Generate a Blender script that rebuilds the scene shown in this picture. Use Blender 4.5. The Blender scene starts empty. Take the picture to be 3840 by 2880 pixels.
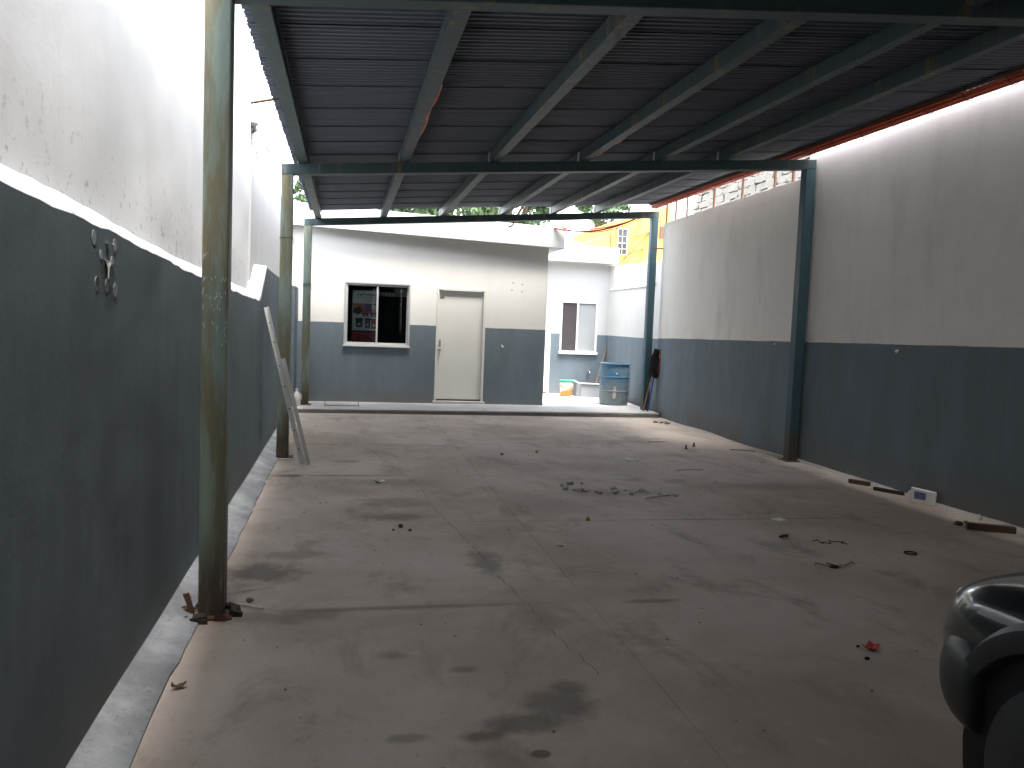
import bpy, bmesh, math, random
from mathutils import Vector, Matrix, noise as mnoise
R_ = math.radians
rnd = random.Random(7)
sc = bpy.context.scene
col = sc.collection

# ------------------------------------------------------------------ camera
cam_d = bpy.data.cameras.new('camera'); cam = bpy.data.objects.new('camera', cam_d); col.objects.link(cam)
cam_d.sensor_width = 36.0; cam_d.lens = 3100.48/3840*36.0; cam_d.clip_start = 0.05; cam_d.clip_end = 2000
PITCH, YAW, ROLL, EYE = 0.07302028, 0.20094333, 0.03887176, 1.55
def cam_rows():
    cp, sp, cy, sy, cr, sr = math.cos(PITCH), math.sin(PITCH), math.cos(YAW), math.sin(YAW), math.cos(ROLL), math.sin(ROLL)
    Ry = Matrix(((cy,-sy,0),(sy,cy,0),(0,0,1))); B = Matrix(((1,0,0),(0,0,-1),(0,1,0)))
    Rp = Matrix(((1,0,0),(0,cp,-sp),(0,sp,cp))); Rr = Matrix(((cr,-sr,0),(sr,cr,0),(0,0,1)))
    return Rr @ Rp @ B @ Ry
m = cam_rows()
rot = Matrix((m[0], -m[1], -m[2])).transposed().to_4x4()
cam.matrix_world = Matrix.Translation((0,0,EYE)) @ rot
sc.camera = cam

# ------------------------------------------------------------------ sky, sun, exposure
SUN_EL, SUN_AZ = 74.0, 147.0       # azimuth: degrees clockwise from +Y
w = bpy.data.worlds.new('World'); sc.world = w; w.use_nodes = True
nt = w.node_tree; nt.nodes.clear()
sky = nt.nodes.new('ShaderNodeTexSky'); sky.sky_type = 'NISHITA'; sky.sun_disc = False
sky.sun_elevation = R_(SUN_EL); sky.sun_rotation = R_(SUN_AZ); sky.dust_density = 1.5; sky.air_density = 1.0; sky.ozone_density = 1.0
bg = nt.nodes.new('ShaderNodeBackground'); bg.inputs['Strength'].default_value = 0.15
wo = nt.nodes.new('ShaderNodeOutputWorld'); hz = nt.nodes.new('ShaderNodeHueSaturation'); hz.inputs['Saturation'].default_value = 0.35
nt.links.new(sky.outputs[0], hz.inputs['Color']); nt.links.new(hz.outputs[0], bg.inputs[0]); nt.links.new(bg.outputs[0], wo.inputs[0])
sd = bpy.data.lights.new('sun', 'SUN'); sun = bpy.data.objects.new('sun', sd); col.objects.link(sun)
sd.energy = 1.05; sd.angle = R_(20.0); sd.color = (1.0, 0.96, 0.9)
sv = Vector((math.sin(R_(SUN_AZ))*math.cos(R_(SUN_EL)), math.cos(R_(SUN_AZ))*math.cos(R_(SUN_EL)), math.sin(R_(SUN_EL))))
sun.rotation_euler = sv.to_track_quat('Z', 'Y').to_euler(); sun.location = (0, 0, 30)
vs = sc.view_settings; vs.view_transform = 'Standard'; vs.look = 'None'; vs.exposure = 3.7; vs.gamma = 1.0; vs.use_curve_mapping = False
sc.cycles.max_bounces = 10; sc.cycles.diffuse_bounces = 7; sc.cycles.sample_clamp_indirect = 8.0

# ------------------------------------------------------------------ materials
class Mt:
    def __init__(s, name, rough=0.8, metal=0.0, spec=0.3):
        s.m = bpy.data.materials.new(name); s.m.use_nodes = True; s.t = s.m.node_tree
        s.b = s.t.nodes['Principled BSDF']
        s.b.inputs['Roughness'].default_value = rough; s.b.inputs['Metallic'].default_value = metal
        s.b.inputs['Specular IOR Level'].default_value = spec
    def N(s, t, **k):
        n = s.t.nodes.new('ShaderNode'+t)
        for a, v in k.items(): setattr(n, a, v)
        return n
    def put(s, sock, v):
        if hasattr(v, 'is_output') or hasattr(v, 'links'): s.t.links.new(v, sock)
        else: sock.default_value = (*v, 1.0) if isinstance(v, tuple) and len(v) == 3 and sock.type == 'RGBA' else v
    def pos(s): return s.N('NewGeometry').outputs['Position']
    def oc(s): return s.N('TexCoord').outputs['Object']
    def mul(s, v, xyz):
        n = s.N('VectorMath', operation='MULTIPLY'); s.put(n.inputs[0], v); n.inputs[1].default_value = xyz; return n.outputs[0]
    def noise(s, v, scale, detail=5.0, rough=0.6, dist=0.0):
        n = s.N('TexNoise'); s.put(n.inputs['Vector'], v); n.inputs['Scale'].default_value = scale
        n.inputs['Detail'].default_value = detail; n.inputs['Roughness'].default_value = rough; n.inputs['Distortion'].default_value = dist
        return n.outputs['Fac']
    def step(s, f, a, b):
        n = s.N('MapRange'); n.interpolation_type = 'SMOOTHSTEP'; s.put(n.inputs['Value'], f)
        n.inputs['From Min'].default_value = a; n.inputs['From Max'].default_value = b; return n.outputs['Result']
    def math(s, op, a, b=0.0):
        n = s.N('Math', operation=op); s.put(n.inputs[0], a); s.put(n.inputs[1], b); return n.outputs[0]
    def mix(s, f, a, b, blend='MIX'):
        n = s.N('Mix', data_type='RGBA', blend_type=blend); s.put(n.inputs[0], f); s.put(n.inputs[6], a); s.put(n.inputs[7], b); return n.outputs[2]
    def sep(s, v):
        n = s.N('SeparateXYZ'); s.put(n.inputs[0], v); return n.outputs
    def base(s, c): s.put(s.b.inputs['Base Color'], c)
    def bump(s, h, strength=0.3, dist=0.01, prev=None):
        n = s.N('Bump'); s.put(n.inputs['Height'], h); n.inputs['Strength'].default_value = strength; n.inputs['Distance'].default_value = dist
        if prev is not None: s.t.links.new(prev, n.inputs['Normal'])
        s.t.links.new(n.outputs[0], s.b.inputs['Normal']); return n.outputs[0]

def plain(name, c, rough=0.7, metal=0.0, var=0.12, scale=12.0, spec=0.3, bump=0.0):
    k = Mt(name, rough, metal, spec); v = k.oc(); f = k.noise(v, scale)
    d = tuple(x*(1-var) for x in c); l = tuple(min(1, x*(1+var)) for x in c)
    k.base(k.mix(f, d, l))
    if bump: k.bump(k.noise(v, scale*4), bump, 0.004)
    return k.m

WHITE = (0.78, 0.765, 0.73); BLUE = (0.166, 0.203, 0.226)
def wall_mat(name, white=WHITE, blue=BLUE, z0=None, dzdy=0.0, und=0.35, grime=0.25, pits=None):
    k = Mt(name, 0.85, 0, 0.2); p = k.pos(); x, y, z = k.sep(p)
    n1 = k.noise(p, 0.9, 6, 0.65); n2 = k.noise(k.mul(p, (1, 1, .25)), 3.0, 6, 0.7); n3 = k.noise(p, 14, 6, 0.7)
    wc = k.mix(k.math('MULTIPLY', k.step(n2, .45, .8), grime), white, tuple(c*f for c, f in zip(white, (.72, .70, .66))))
    wc = k.mix(k.math('MULTIPLY', k.step(n1, .5, .75), grime*.8), wc, tuple(c*f for c, f in zip(white, (.82, .82, .82))))
    if pits:
        pm = k.math('MULTIPLY', k.step(n3, .57, .63), k.step(z, pits[1], pits[0]))
        wc = k.mix(pm, wc, (.36, .36, .36))
    h = k.math('ADD', k.math('MULTIPLY', k.noise(p, 1.1, 2, .5), 1.0), k.math('MULTIPLY', n3, .05))
    if z0 is not None:
        bc = k.mix(k.step(n2, .35, .75), tuple(c*.92 for c in blue), tuple(min(1, c*1.12) for c in blue))
        bc = k.mix(k.math('MULTIPLY', k.step(z, .45, .02), k.step(n1, .38, .58)), bc, (.17, .165, .155))
        sc_ = k.noise(k.mul(p, (6, 6, 40)), 1.0, 3, .6); bc = k.mix(k.math('MULTIPLY', k.step(sc_, .64, .70), k.math('MULTIPLY', k.step(n1, .45, .6), .35)), bc, (.24, .26, .27))
        bc = k.mix(k.math('MULTIPLY', k.step(n3, .66, .70), .5), bc, (.30, .31, .31))
        line = k.math('ADD', k.math('ADD', k.math('MULTIPLY', y, dzdy), z0), k.math('ADD', k.math('MULTIPLY', k.math('SUBTRACT', n3, .5), .014), k.math('MULTIPLY', k.math('SUBTRACT', n1, .5), .03)))
        wc = k.mix(k.step(k.math('SUBTRACT', z, line), -.002, .002), bc, wc)
    k.base(wc)
    b1 = k.bump(h, und, 0.06); k.bump(k.noise(p, 55, 4, .7), .10, 0.005, b1)
    return k.m
M = {}
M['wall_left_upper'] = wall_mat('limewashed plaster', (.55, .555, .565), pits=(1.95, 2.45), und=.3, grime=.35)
M['wall_left_lower'] = wall_mat('blue grey wall paint', z0=9.0, und=.35)
M['wall_right'] = wall_mat('two tone wall paint right', (.82, .80, .735), z0=1.605, dzdy=-0.0155, und=.3, grime=.6)
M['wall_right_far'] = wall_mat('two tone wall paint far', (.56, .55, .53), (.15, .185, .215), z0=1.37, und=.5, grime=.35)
M['house'] = wall_mat('two tone house paint', (.82, .80, .745), z0=1.455, und=.08, grime=.12)
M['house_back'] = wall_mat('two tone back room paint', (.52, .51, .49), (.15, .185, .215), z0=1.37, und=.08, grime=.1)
M['fascia'] = wall_mat('white fascia paint', (.54, .535, .52), und=.12, grime=.15)
M['aged_white'] = wall_mat('aged white plaster', (.38, .38, .39), und=.2, grime=.5)
M['cement'] = wall_mat('cement render', (.42, .42, .42), und=.5, grime=.5)
M['trough'] = wall_mat('painted cement trough', (.26, .28, .30), und=.4, grime=.3)

def floor_mat():
    k = Mt('worn concrete slab', 0.82, 0, 0.25); p = k.pos(); x, y, z = k.sep(p)
    n1 = k.noise(p, 0.55, 7, .62, .3); n2 = k.noise(k.mul(p, (1, .55, 1)), 2.2, 8, .7, .6); n3 = k.noise(p, 30, 5, .7); n4 = k.noise(p, 7, 8, .75, .4)
    c = k.mix(k.step(n1, .34, .66), (.365, .302, .245), (.53, .458, .392))
    c = k.mix(k.math('MULTIPLY', k.step(n2, .50, .70), .62), c, (.215, .175, .140))
    c = k.mix(k.math('MULTIPLY', k.step(n4, .57, .70), .40), c, (.52, .485, .45))
    c = k.mix(k.math('MULTIPLY', k.step(n3, .56, .72), .35), c, (.19, .16, .135))
    n5 = k.noise(p, 95, 4, .8); c = k.mix(k.math('MULTIPLY', k.step(n5, .58, .70), .38), c, (.16, .138, .118)); c = k.mix(k.math('MULTIPLY', k.step(n5, .44, .34), .25), c, (.58, .55, .51))
    def stain(cx, cy, rx, ry, a, colr, soft=.55, wob=.55, c=None):
        dx = k.math('MULTIPLY', k.math('SUBTRACT', x, cx), 1/rx); dy = k.math('MULTIPLY', k.math('SUBTRACT', y, cy), 1/ry)
        d = k.math('SQRT', k.math('ADD', k.math('MULTIPLY', dx, dx), k.math('MULTIPLY', dy, dy)))
        d = k.math('ADD', d, k.math('MULTIPLY', k.math('SUBTRACT', n4 if rx < .6 else n2, .5), wob*2))
        return k.mix(k.math('MULTIPLY', k.step(d, 1.0, soft), a), c, colr)
    oil = (.085, .075, .062); dirt = (.19, .155, .12)
    for a in ((.90, 3.17, .20, .20, .60, oil, .35, .6), (.72, 3.03, .24, .11, .60, oil, .35, .5), (.53, 2.95, .11, .06, .65, oil, .3, .4), (.98, 3.32, .12, .10, .5, oil, .3, .5),
              (.73, 2.80, .045, .035, .75, oil, .6, .2), (.27, 2.97, .11, .05, .4, oil, .4, .6), (.46, 6.95, .42, .30, .55, dirt, .3, .8), (.42, 6.45, .38, .20, .75, dirt, .3, .8),
              (.45, 7.85, .6, .22, .4, dirt, .3, .8), (-.50, 8.17, .26, .10, .7, oil, .2, .6), (-.45, 5.05, .30, .28, .6, oil, .3, .9), (-.30, 5.42, .35, .14, .5, dirt, .3, .8),
              (.05, 9.0, .22, .12, .5, dirt, .3, .6), (2.38, 10.85, .45, .25, .4, dirt, .3, .8), (2.6, 7.35, .7, .25, .35, dirt, .3, .7), (-.30, 4.30, .45, .14, .65, dirt, .3, .9),
              (.93, 5.2, .16, .40, .55, oil, .2, 1.0), (1.05, 4.15, .22, .32, .45, dirt, .2, .8), (.52, 8.5, .2, .5, .35, dirt, .2, .9), (1.75, 4.36, .25, .05, .5, oil, .2, .6),
              (4.3, 7.6, .9, .25, .45, dirt, .2, .9), (3.9, 10.7, .9, .2, .4, dirt, .2, .9), (.35, 4.38, .9, .05, .5, oil, .2, .6), (0.1, 8.17, .75, .05, .55, oil, .2, .6), (.25, 3.75, .1, .07, .4, oil, .2, .6), (.55, 3.55, .09, .05, .45, oil, .3, .5)):
        c = stain(*a, c=c)
    k.base(c)
    b1 = k.bump(k.math('ADD', n2, k.math('MULTIPLY', n4, .4)), .25, .02); k.bump(n3, .25, .004, b1)
    return k.m
M['floor'] = floor_mat()
def pale_floor():
    k = Mt('pale swept concrete', .85, 0, .2); p = k.pos(); n1 = k.noise(p, 1.2, 7, .65); n3 = k.noise(p, 22, 5, .7)
    c = k.mix(k.step(n1, .35, .7), (.42, .405, .38), (.54, .525, .50)); c = k.mix(k.math('MULTIPLY', k.step(n3, .58, .75), .4), c, (.2, .19, .175)); k.base(c); k.bump(n3, .3, .005); return k.m
M['step'] = pale_floor()
def fillet_mat():
    k = Mt('pale mortar fillet', .9, 0, .2); p = k.pos(); n1 = k.noise(p, 2.0, 7, .7); n3 = k.noise(p, 40, 5, .75)
    c = k.mix(k.step(n1, .35, .7), (.19, .195, .20), (.36, .37, .38)); c = k.mix(k.step(n3, .56, .68), c, (.15, .145, .14)); k.base(c); k.bump(k.math('ADD', n1, k.math('MULTIPLY', n3, .5)), .6, .02); return k.m
M['fillet'] = fillet_mat()
M['joint'] = plain('dirty joint', (.15, .132, .115), .95)
M['ground'] = plain('bare earth', (.20, .18, .15), .95, scale=2)
M['dark_edge'] = plain('raw step riser', (.19, .18, .165), .95, var=.35, scale=9, bump=.6)

def steel(name, paint, rustamt, ochre=.5):
    k = Mt(name, .55, 0, .4); p = k.pos(); v = k.mul(p, (7, 7, 1.1)); x, y, z = k.sep(p)
    n1 = k.noise(v, 1.0, 6, .7, .4); n2 = k.noise(k.mul(p, (25, 25, 4)), 1.0, 6, .75); n3 = k.noise(p, 60, 4, .7)
    c = k.mix(n2, tuple(a*.8 for a in paint), tuple(a*1.25 for a in paint))
    c = k.mix(k.math('MULTIPLY', k.step(n1, .62-rustamt*.3, .72-rustamt*.15), .85), c, (.170, .138, .070))
    c = k.mix(k.math('MULTIPLY', k.step(n1, .56, .75), ochre), c, (.44, .34, .16))
    c = k.mix(k.step(n2, .70, .80), c, (.055, .032, .018))
    c = k.mix(k.math('MULTIPLY', k.step(n3, .70, .74), .5), c, (.5, .5, .45))
    c = k.mix(k.math('MULTIPLY', k.step(z, .55, .15), k.step(n2, .2, .55)), c, (.075, .058, .042))
    k.base(c); k.bump(k.math('ADD', n2, n3), .2, .003); return k.m
M['post_left'] = steel('weathered teal post paint', (.23, .295, .25), .78, .55)
M['post_right'] = steel('dark teal post paint', (.045, .095, .115), .12, .1)
M['beam'] = steel('teal beam paint', (.058, .092, .094), .15, .12)
M['purlin'] = steel('teal purlin paint', (.062, .094, .102), .35, .10)
M['rust'] = plain('rusty steel', (.13, .06, .035), .85, var=.4, scale=30, bump=.5)
def roofm():
    k = Mt('galvanised roof sheet', .6, .0, .3); p = k.pos(); n = k.noise(k.mul(p, (.35, 3, 1)), 2.5, 6, .7); n2 = k.noise(p, 18, 5, .7)
    c = k.mix(n, (.105, .118, .148), (.175, .193, .232)); c = k.mix(k.math('MULTIPLY', k.step(n2, .6, .75), .3), c, (.10, .085, .07)); k.base(c); return k.m
M['roof'] = roofm()
M['conduit'] = plain('orange red conduit', (.55, .085, .03), .5, var=.2, scale=6)
M['black'] = plain('black plastic', (.015, .015, .016), .6)
M['wire'] = plain('thin dark wire', (.03, .028, .026), .7)
M['alu'] = plain('aluminium frame', (.62, .62, .60), .42, .35, var=.08)
M['white_frame'] = plain('white window frame', (.74, .74, .72), .5, var=.06)
M['door'] = plain('cream door paint', (.74, .73, .67), .5, var=.06, scale=3)
M['chrome'] = plain('worn chrome', (.6, .59, .56), .25, .9)
M['rail'] = plain('white painted rail', (.60, .59, .56), .6, var=.2, scale=25)
M['jug'] = plain('milky plastic', (.70, .69, .66), .45, var=.08)
M['wood'] = plain('weathered wood', (.24, .16, .10), .8, var=.35, scale=9)
M['wood_dark'] = plain('dark painted wood', (.045, .035, .028), .8, var=.4, scale=15)
M['wood_red'] = plain('reddish wood', (.11, .062, .042), .8, var=.4, scale=12)
M['paper'] = plain('white paper', (.72, .71, .69), .8)
M['leaf_yellow'] = plain('yellow green leaf', (.33, .30, .05), .6, var=.3, scale=40)
M['leaf_brown'] = plain('dry brown leaf', (.17, .095, .045), .7, var=.3, scale=40)
M['orange_peel'] = plain('dry orange peel', (.45, .22, .03), .6, var=.3, scale=40)
M['red_bit'] = plain('red plastic', (.50, .05, .03), .5, var=.3, scale=30)
M['crumb'] = plain('grey mortar crumb', (.50, .47, .43), .9, var=.4, scale=60)
M['twig'] = plain('dry twig', (.10, .075, .055), .9, var=.3, scale=50)
M['patch'] = plain('bare plaster patch', (.36, .36, .35), .9, var=.2, scale=60)
M['yellow'] = plain('yellow house paint', (.40, .26, .075), .8, var=.06, scale=1)
M['brace'] = plain('ochre brace paint', (.42, .22, .05), .7)
M['grey_house'] = plain('pale grey render', (.48, .49, .52), .9, var=.15, scale=.6)
M['tower'] = plain('pale tower render', (.27, .29, .32), .9, var=.02)
M['tower_window'] = plain('tower window glass', (.15, .18, .22), .3)
M['room'] = plain('dim room wall', (.22, .27, .25), .9)
M['room_dark'] = plain('dark blackout cloth', (.012, .012, .014), .9)  # near-black colour painting the darkness behind the right pane
M['poster'] = plain('poster paper', (.70, .70, .74), .5, var=.03)
M['ink_dark'] = plain('dark print ink', (.05, .055, .09), .5)
M['ink_red'] = plain('red print ink', (.45, .05, .06), .5, var=.3)
M['ink_green'] = plain('green print ink', (.05, .13, .09), .5, var=.3)
M['ink_violet'] = plain('violet print ink', (.16, .15, .32), .5, var=.3)
M['ink_salmon'] = plain('salmon print ink', (.55, .22, .17), .5, var=.5, scale=25)
M['tyre'] = plain('tyre rubber', (.05, .052, .052), .75, var=.3, scale=20)
M['lens'] = plain('headlamp lens', (.35, .36, .37), .08, .3, var=.05, spec=.8)
M['stone'] = plain('limewashed stone', (.215, .20, .172), .9, var=.22, scale=7, bump=.6)
M['mortar'] = plain('dark recessed mortar', (.12, .105, .085), .95)
M['rubble'] = plain('broken masonry', (.20, .19, .175), .95, var=.5, scale=20, bump=.8)
M['trunk'] = plain('tree bark', (.10, .075, .05), .95, var=.3)
M['strand_black'] = plain('black mop yarn', (.016, .015, .017), .95)
M['strand_red'] = plain('dull red rope', (.20, .045, .035), .9)
M['strand_tan'] = plain('tan cord', (.40, .24, .14), .9)
M['blue_handle'] = plain('blue plastic handle', (.03, .07, .26), .45)
M['lid_green'] = plain('green lid', (.03, .32, .16), .5)
def car_paint():
    k = Mt('near black green car paint', .22, .2, .5); f = k.noise(k.oc(), 3, 4); k.base(k.mix(f, (.010, .014, .014), (.022, .027, .027)))
    k.b.inputs['Coat Weight'].default_value = .8; k.b.inputs['Coat Roughness'].default_value = .08; return k.m
M['car'] = car_paint()
M['car_plastic'] = plain('dark bumper plastic', (.022, .024, .024), .4, var=.2, scale=8, spec=.5)
def leafm(name, a, b):
    k = Mt(name, .55, 0, .3); k.base(k.mix(k.noise(k.pos(), 2.2, 4), a, b)); k.b.inputs['Subsurface Weight'].default_value = 0.0; return k.m
M['foliage'] = leafm('tree foliage', (.035, .075, .030), (.115, .165, .075))
def glass(name, tint=(.9, .95, .93)):
    k = Mt(name); t = k.t; out = [n for n in t.nodes if n.type == 'OUTPUT_MATERIAL'][0]
    tr = k.N('BsdfTransparent'); tr.inputs[0].default_value = (*tint, 1); gl = k.N('BsdfGlossy'); gl.inputs['Roughness'].default_value = .02
    fr = k.N('Fresnel'); fr.inputs[0].default_value = 1.5; mx = k.N('MixShader'); t.links.new(k.math('ADD', fr.outputs[0], .04), mx.inputs[0]); t.links.new(tr.outputs[0], mx.inputs[1]); t.links.new(gl.outputs[0], mx.inputs[2]); t.links.new(mx.outputs[0], out.inputs[0]); return k.m
M['glass'] = glass('window glass'); M['glass_car'] = glass('tinted car glass', (.25, .3, .3))
M['frosted'] = plain('frosted pane', (.32, .33, .33), .35, var=.08, scale=3)
M['mesh'] = plain('dark window screen', (.06, .052, .055), .7)
def drum_mat():
    k = Mt('scuffed blue drum plastic', .6, 0, .3); v = k.oc(); x, y, z = k.sep(v); n = k.noise(v, 5, 7, .7, .3); n2 = k.noise(k.mul(v, (1, 1, .5)), 9, 6, .75)
    c = k.mix(k.step(n, .35, .65), (.055, .20, .36), (.16, .23, .27)); c = k.mix(k.step(z, .60, .25), c, k.mix(n2, (.17, .22, .25), (.24, .28, .29)))
    c = k.mix(k.step(n2, .66, .72), c, (.42, .41, .38)); c = k.mix(k.math('MULTIPLY', k.step(n, .62, .72), .7), c, (.25, .22, .15)); k.base(c); k.bump(n2, .15, .004); return k.m
M['drum'] = drum_mat()
def bucket_mat():
    k = Mt('white and orange pail print', .45, 0, .35); v = k.oc(); x, y, z = k.sep(v); n = k.noise(v, 9, 5, .6)
    e = k.math('ADD', k.math('MULTIPLY', x, .55), k.math('ADD', k.math('MULTIPLY', n, .12), .10))
    c = k.mix(k.step(k.math('SUBTRACT', z, e), -.01, .01), (.62, .25, .06), (.60, .58, .55)); c = k.mix(k.step(n, .68, .72), c, (.75, .73, .7)); k.base(c); return k.m
M['bucket'] = bucket_mat()

# ------------------------------------------------------------------ mesh helpers
class MB:
    def __init__(s): s.v = []; s.f = []
    def add(s, v, f):
        o = len(s.v); s.v += [tuple(p) for p in v]; s.f += [tuple(i+o for i in q) for q in f]; return s
    def box(s, x0, x1, y0, y1, z0, z1):
        v = [(x, y, z) for z in (z0, z1) for y in (y0, y1) for x in (x0, x1)]
        return s.add(v, [(0,2,3,1),(4,5,7,6),(0,1,5,4),(2,6,7,3),(0,4,6,2),(1,3,7,5)])
    def hexa(s, bot, top):                      # 4 bottom + 4 top points, counter-clockwise from above
        return s.add(list(bot)+list(top), [(3,2,1,0),(4,5,6,7),(0,1,5,4),(1,2,6,5),(2,3,7,6),(3,0,4,7)])
    def prism(s, pts, axis, a, b):              # polygon in the two other axes, extruded along axis
        def P(p, t): return {'x': (t, p[0], p[1]), 'y': (p[0], t, p[1]), 'z': (p[0], p[1], t)}[axis]
        n = len(pts); v = [P(p, a) for p in pts]+[P(p, b) for p in pts]
        f = [tuple(range(n))[::-1], tuple(range(n, 2*n))]+[(i, (i+1) % n, n+(i+1) % n, n+i) for i in range(n)]
        return s.add(v, f)
    def tube(s, pts, r, n=8, r2=None):
        pts = [Vector(p) for p in pts]; rs = r if isinstance(r, (list, tuple)) else [r+(((r2 if r2 is not None else r)-r)*i/(len(pts)-1)) for i in range(len(pts))]
        v = []; up = Vector((0, 0, 1)); prev = None
        for i, p in enumerate(pts):
            d = (pts[min(i+1, len(pts)-1)]-pts[max(i-1, 0)]).normalized()
            a = prev - d*prev.dot(d) if prev is not None else d.cross(up if abs(d.z) < .95 else Vector((1, 0, 0)))
            a.normalize(); prev = a; b = d.cross(a)
            v += [p+(a*math.cos(t)+b*math.sin(t))*rs[i] for t in [2*math.pi*j/n for j in range(n)]]
        f = [(i*n+j, i*n+(j+1) % n, (i+1)*n+(j+1) % n, (i+1)*n+j) for i in range(len(pts)-1) for j in range(n)]
        f += [tuple(range(n))[::-1], tuple(range((len(pts)-1)*n, len(pts)*n))]
        return s.add(v, f)
    def lathe(s, prof, n=32, c=(0, 0, 0), axis='z'):
        v = []
        for r, h in prof:
            for j in range(n):
                t = 2*math.pi*j/n; a, b = r*math.cos(t), r*math.sin(t)
                q = (a, b, h) if axis == 'z' else (h, a, b) if axis == 'x' else (a, h, b)
                v.append((q[0]+c[0], q[1]+c[1], q[2]+c[2]))
        f = [(i*n+j, i*n+(j+1) % n, (i+1)*n+(j+1) % n, (i+1)*n+j) for i in range(len(prof)-1) for j in range(n)]
        if prof[0][0] > 1e-5: f.append(tuple(range(n))[::-1])
        if prof[-1][0] > 1e-5: f.append(tuple(range((len(prof)-1)*n, len(prof)*n)))
        return s.add(v, f)
    def ellipsoid(s, c, r, n=12, m=8):
        prof = [(max(1e-6, math.sin(math.pi*i/m)), -math.cos(math.pi*i/m)) for i in range(m+1)]
        t = MB().lathe(prof, n); return s.add([(c[0]+x*r[0], c[1]+y*r[1], c[2]+z*r[2]) for x, y, z in t.v], t.f)
    def mesh(s, off=(0, 0, 0), smooth=False, name='mesh'):
        me = bpy.data.meshes.new(name); me.from_pydata([(x-off[0], y-off[1], z-off[2]) for x, y, z in s.v], [], s.f)
        bm = bmesh.new(); bm.from_mesh(me); bmesh.ops.recalc_face_normals(bm, faces=bm.faces); bm.to_mesh(me); bm.free()
        if smooth:
            for p in me.polygons: p.use_smooth = True
            try: me.set_sharp_from_angle(angle=R_(smooth if smooth is not True else 50))
            except Exception: pass
        return me
def root_loc(o):
    while o.parent is not None: o = o.parent
    return o.location
def link(name, me, mat, parent=None, loc=None):
    o = bpy.data.objects.new(name, me); col.objects.link(o)
    if mat is not None:
        if not me.materials: me.materials.append(M[mat] if isinstance(mat, str) else mat)
    if parent is not None: o.parent = parent
    if loc is not None: o.location = loc
    return o
def part(name, mb, mat, parent, smooth=False, bevel=0):
    o = link(name, mb.mesh(root_loc(parent), smooth, name), mat, parent)
    if bevel: bev(o, bevel)
    return o
def bev(o, wdt, seg=2):
    b = o.modifiers.new('bevel', 'BEVEL'); b.width = wdt; b.segments = seg; b.limit_method = 'ANGLE'; b.angle_limit = R_(40)
def tag(o, label, cat, group=None):
    o['label'] = label; o['category'] = cat
    if group: o['group'] = group
    return o
def thing(name, label, cat, loc=(0, 0, 0), group=None):
    o = bpy.data.objects.new(name, None); col.objects.link(o); o.location = loc; o.empty_display_size = .2
    return tag(o, label, cat, group)
def single(name, mb, mat, label, cat, loc=(0, 0, 0), group=None, smooth=False, bevel=0):
    o = link(name, mb.mesh(loc, smooth, name), mat, None, loc); tag(o, label, cat, group)
    if bevel: bev(o, bevel)
    return o
def struct(name, mb, mat, parent=None, smooth=False):
    o = link(name, mb.mesh((0, 0, 0), smooth, name), mat, parent)
    if parent is None: o['kind'] = 'structure'
    return o
def jit(a): return rnd.uniform(-a, a)
def lerp(a, b, t): return a+(b-a)*t

# ------------------------------------------------------------------ the ground and the yard floor
struct('ground', MB().box(-400, 400, -200, 700, -.5, -.06), 'ground')
XW = 5.50                                                  # face of the right wall
floor = struct('yard_floor', MB().box(-.86, 5.6, -8, 13.7, -.059, -.0025), 'floor')
XS = [-.69, 1.38, 3.40, 5.53]; YS = [-8, -5.6, -3.6, -1.6, .4, 2.42, 4.40, 6.27, 8.19, 10.2, 12.0, 13.62]
for i in range(3):
    for j in range(len(YS)-1):
        g = .0012; x0, x1, y0, y1 = XS[i]+g, XS[i+1]-g, YS[j]+g, YS[j+1]-g
        dz = [jit(.0018) for _ in range(4)]
        mb = MB().hexa([(x0, y0, -.05), (x1, y0, -.05), (x1, y1, -.05), (x0, y1, -.05)], [(x0, y0, dz[0]), (x1, y0, dz[1]), (x1, y1, dz[2]), (x0, y1, dz[3])])
        struct('slab', mb, 'floor', floor)
def crack(pts, w, seed):
    r = random.Random(seed); P = []
    for a, b in zip(pts[:-1], pts[1:]):
        n = max(2, int(math.hypot(b[0]-a[0], b[1]-a[1])/.05))
        for i in range(n): P.append((lerp(a[0], b[0], i/n)+r.uniform(-.012, .012), lerp(a[1], b[1], i/n)+r.uniform(-.012, .012)))
    v, f = [], []
    for i, (x, y) in enumerate(P):
        q = P[min(i+1, len(P)-1)]; p = P[max(i-1, 0)]; dx, dy = q[0]-p[0], q[1]-p[1]; L = math.hypot(dx, dy) or 1
        ww = w*r.uniform(.15, 1.0); v += [(x-dy/L*ww, y+dx/L*ww, .0045), (x+dy/L*ww, y-dx/L*ww, .0045)]
        if i: f.append((2*i-2, 2*i-1, 2*i+1, 2*i))
    struct('crack', MB().add(v, f), 'joint', floor)
crack([(.28, 10.0), (.56, 8.46), (.72, 7.54), (.74, 6.8), (.85, 6.0), (.92, 5.3), (.96, 4.79), (1.02, 4.39), (1.06, 3.94), (1.16, 3.36)], .0035, 1)
crack([(2.49, 11.87), (3.11, 11.38), (4.11, 10.54)], .0045, 2); crack([(3.44, 8.65), (3.74, 8.27), (4.0, 8.1), (4.35, 7.53), (4.7, 7.05)], .004, 3)
crack([(.55, 9.6), (.62, 8.9), (.80, 8.5)], .003, 4); crack([(.45, 6.05), (.75, 5.95), (.9, 6.0)], .003, 5); crack([(-.66, 4.62), (-.48, 4.72), (-.3, 4.78)], .006, 6)
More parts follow.
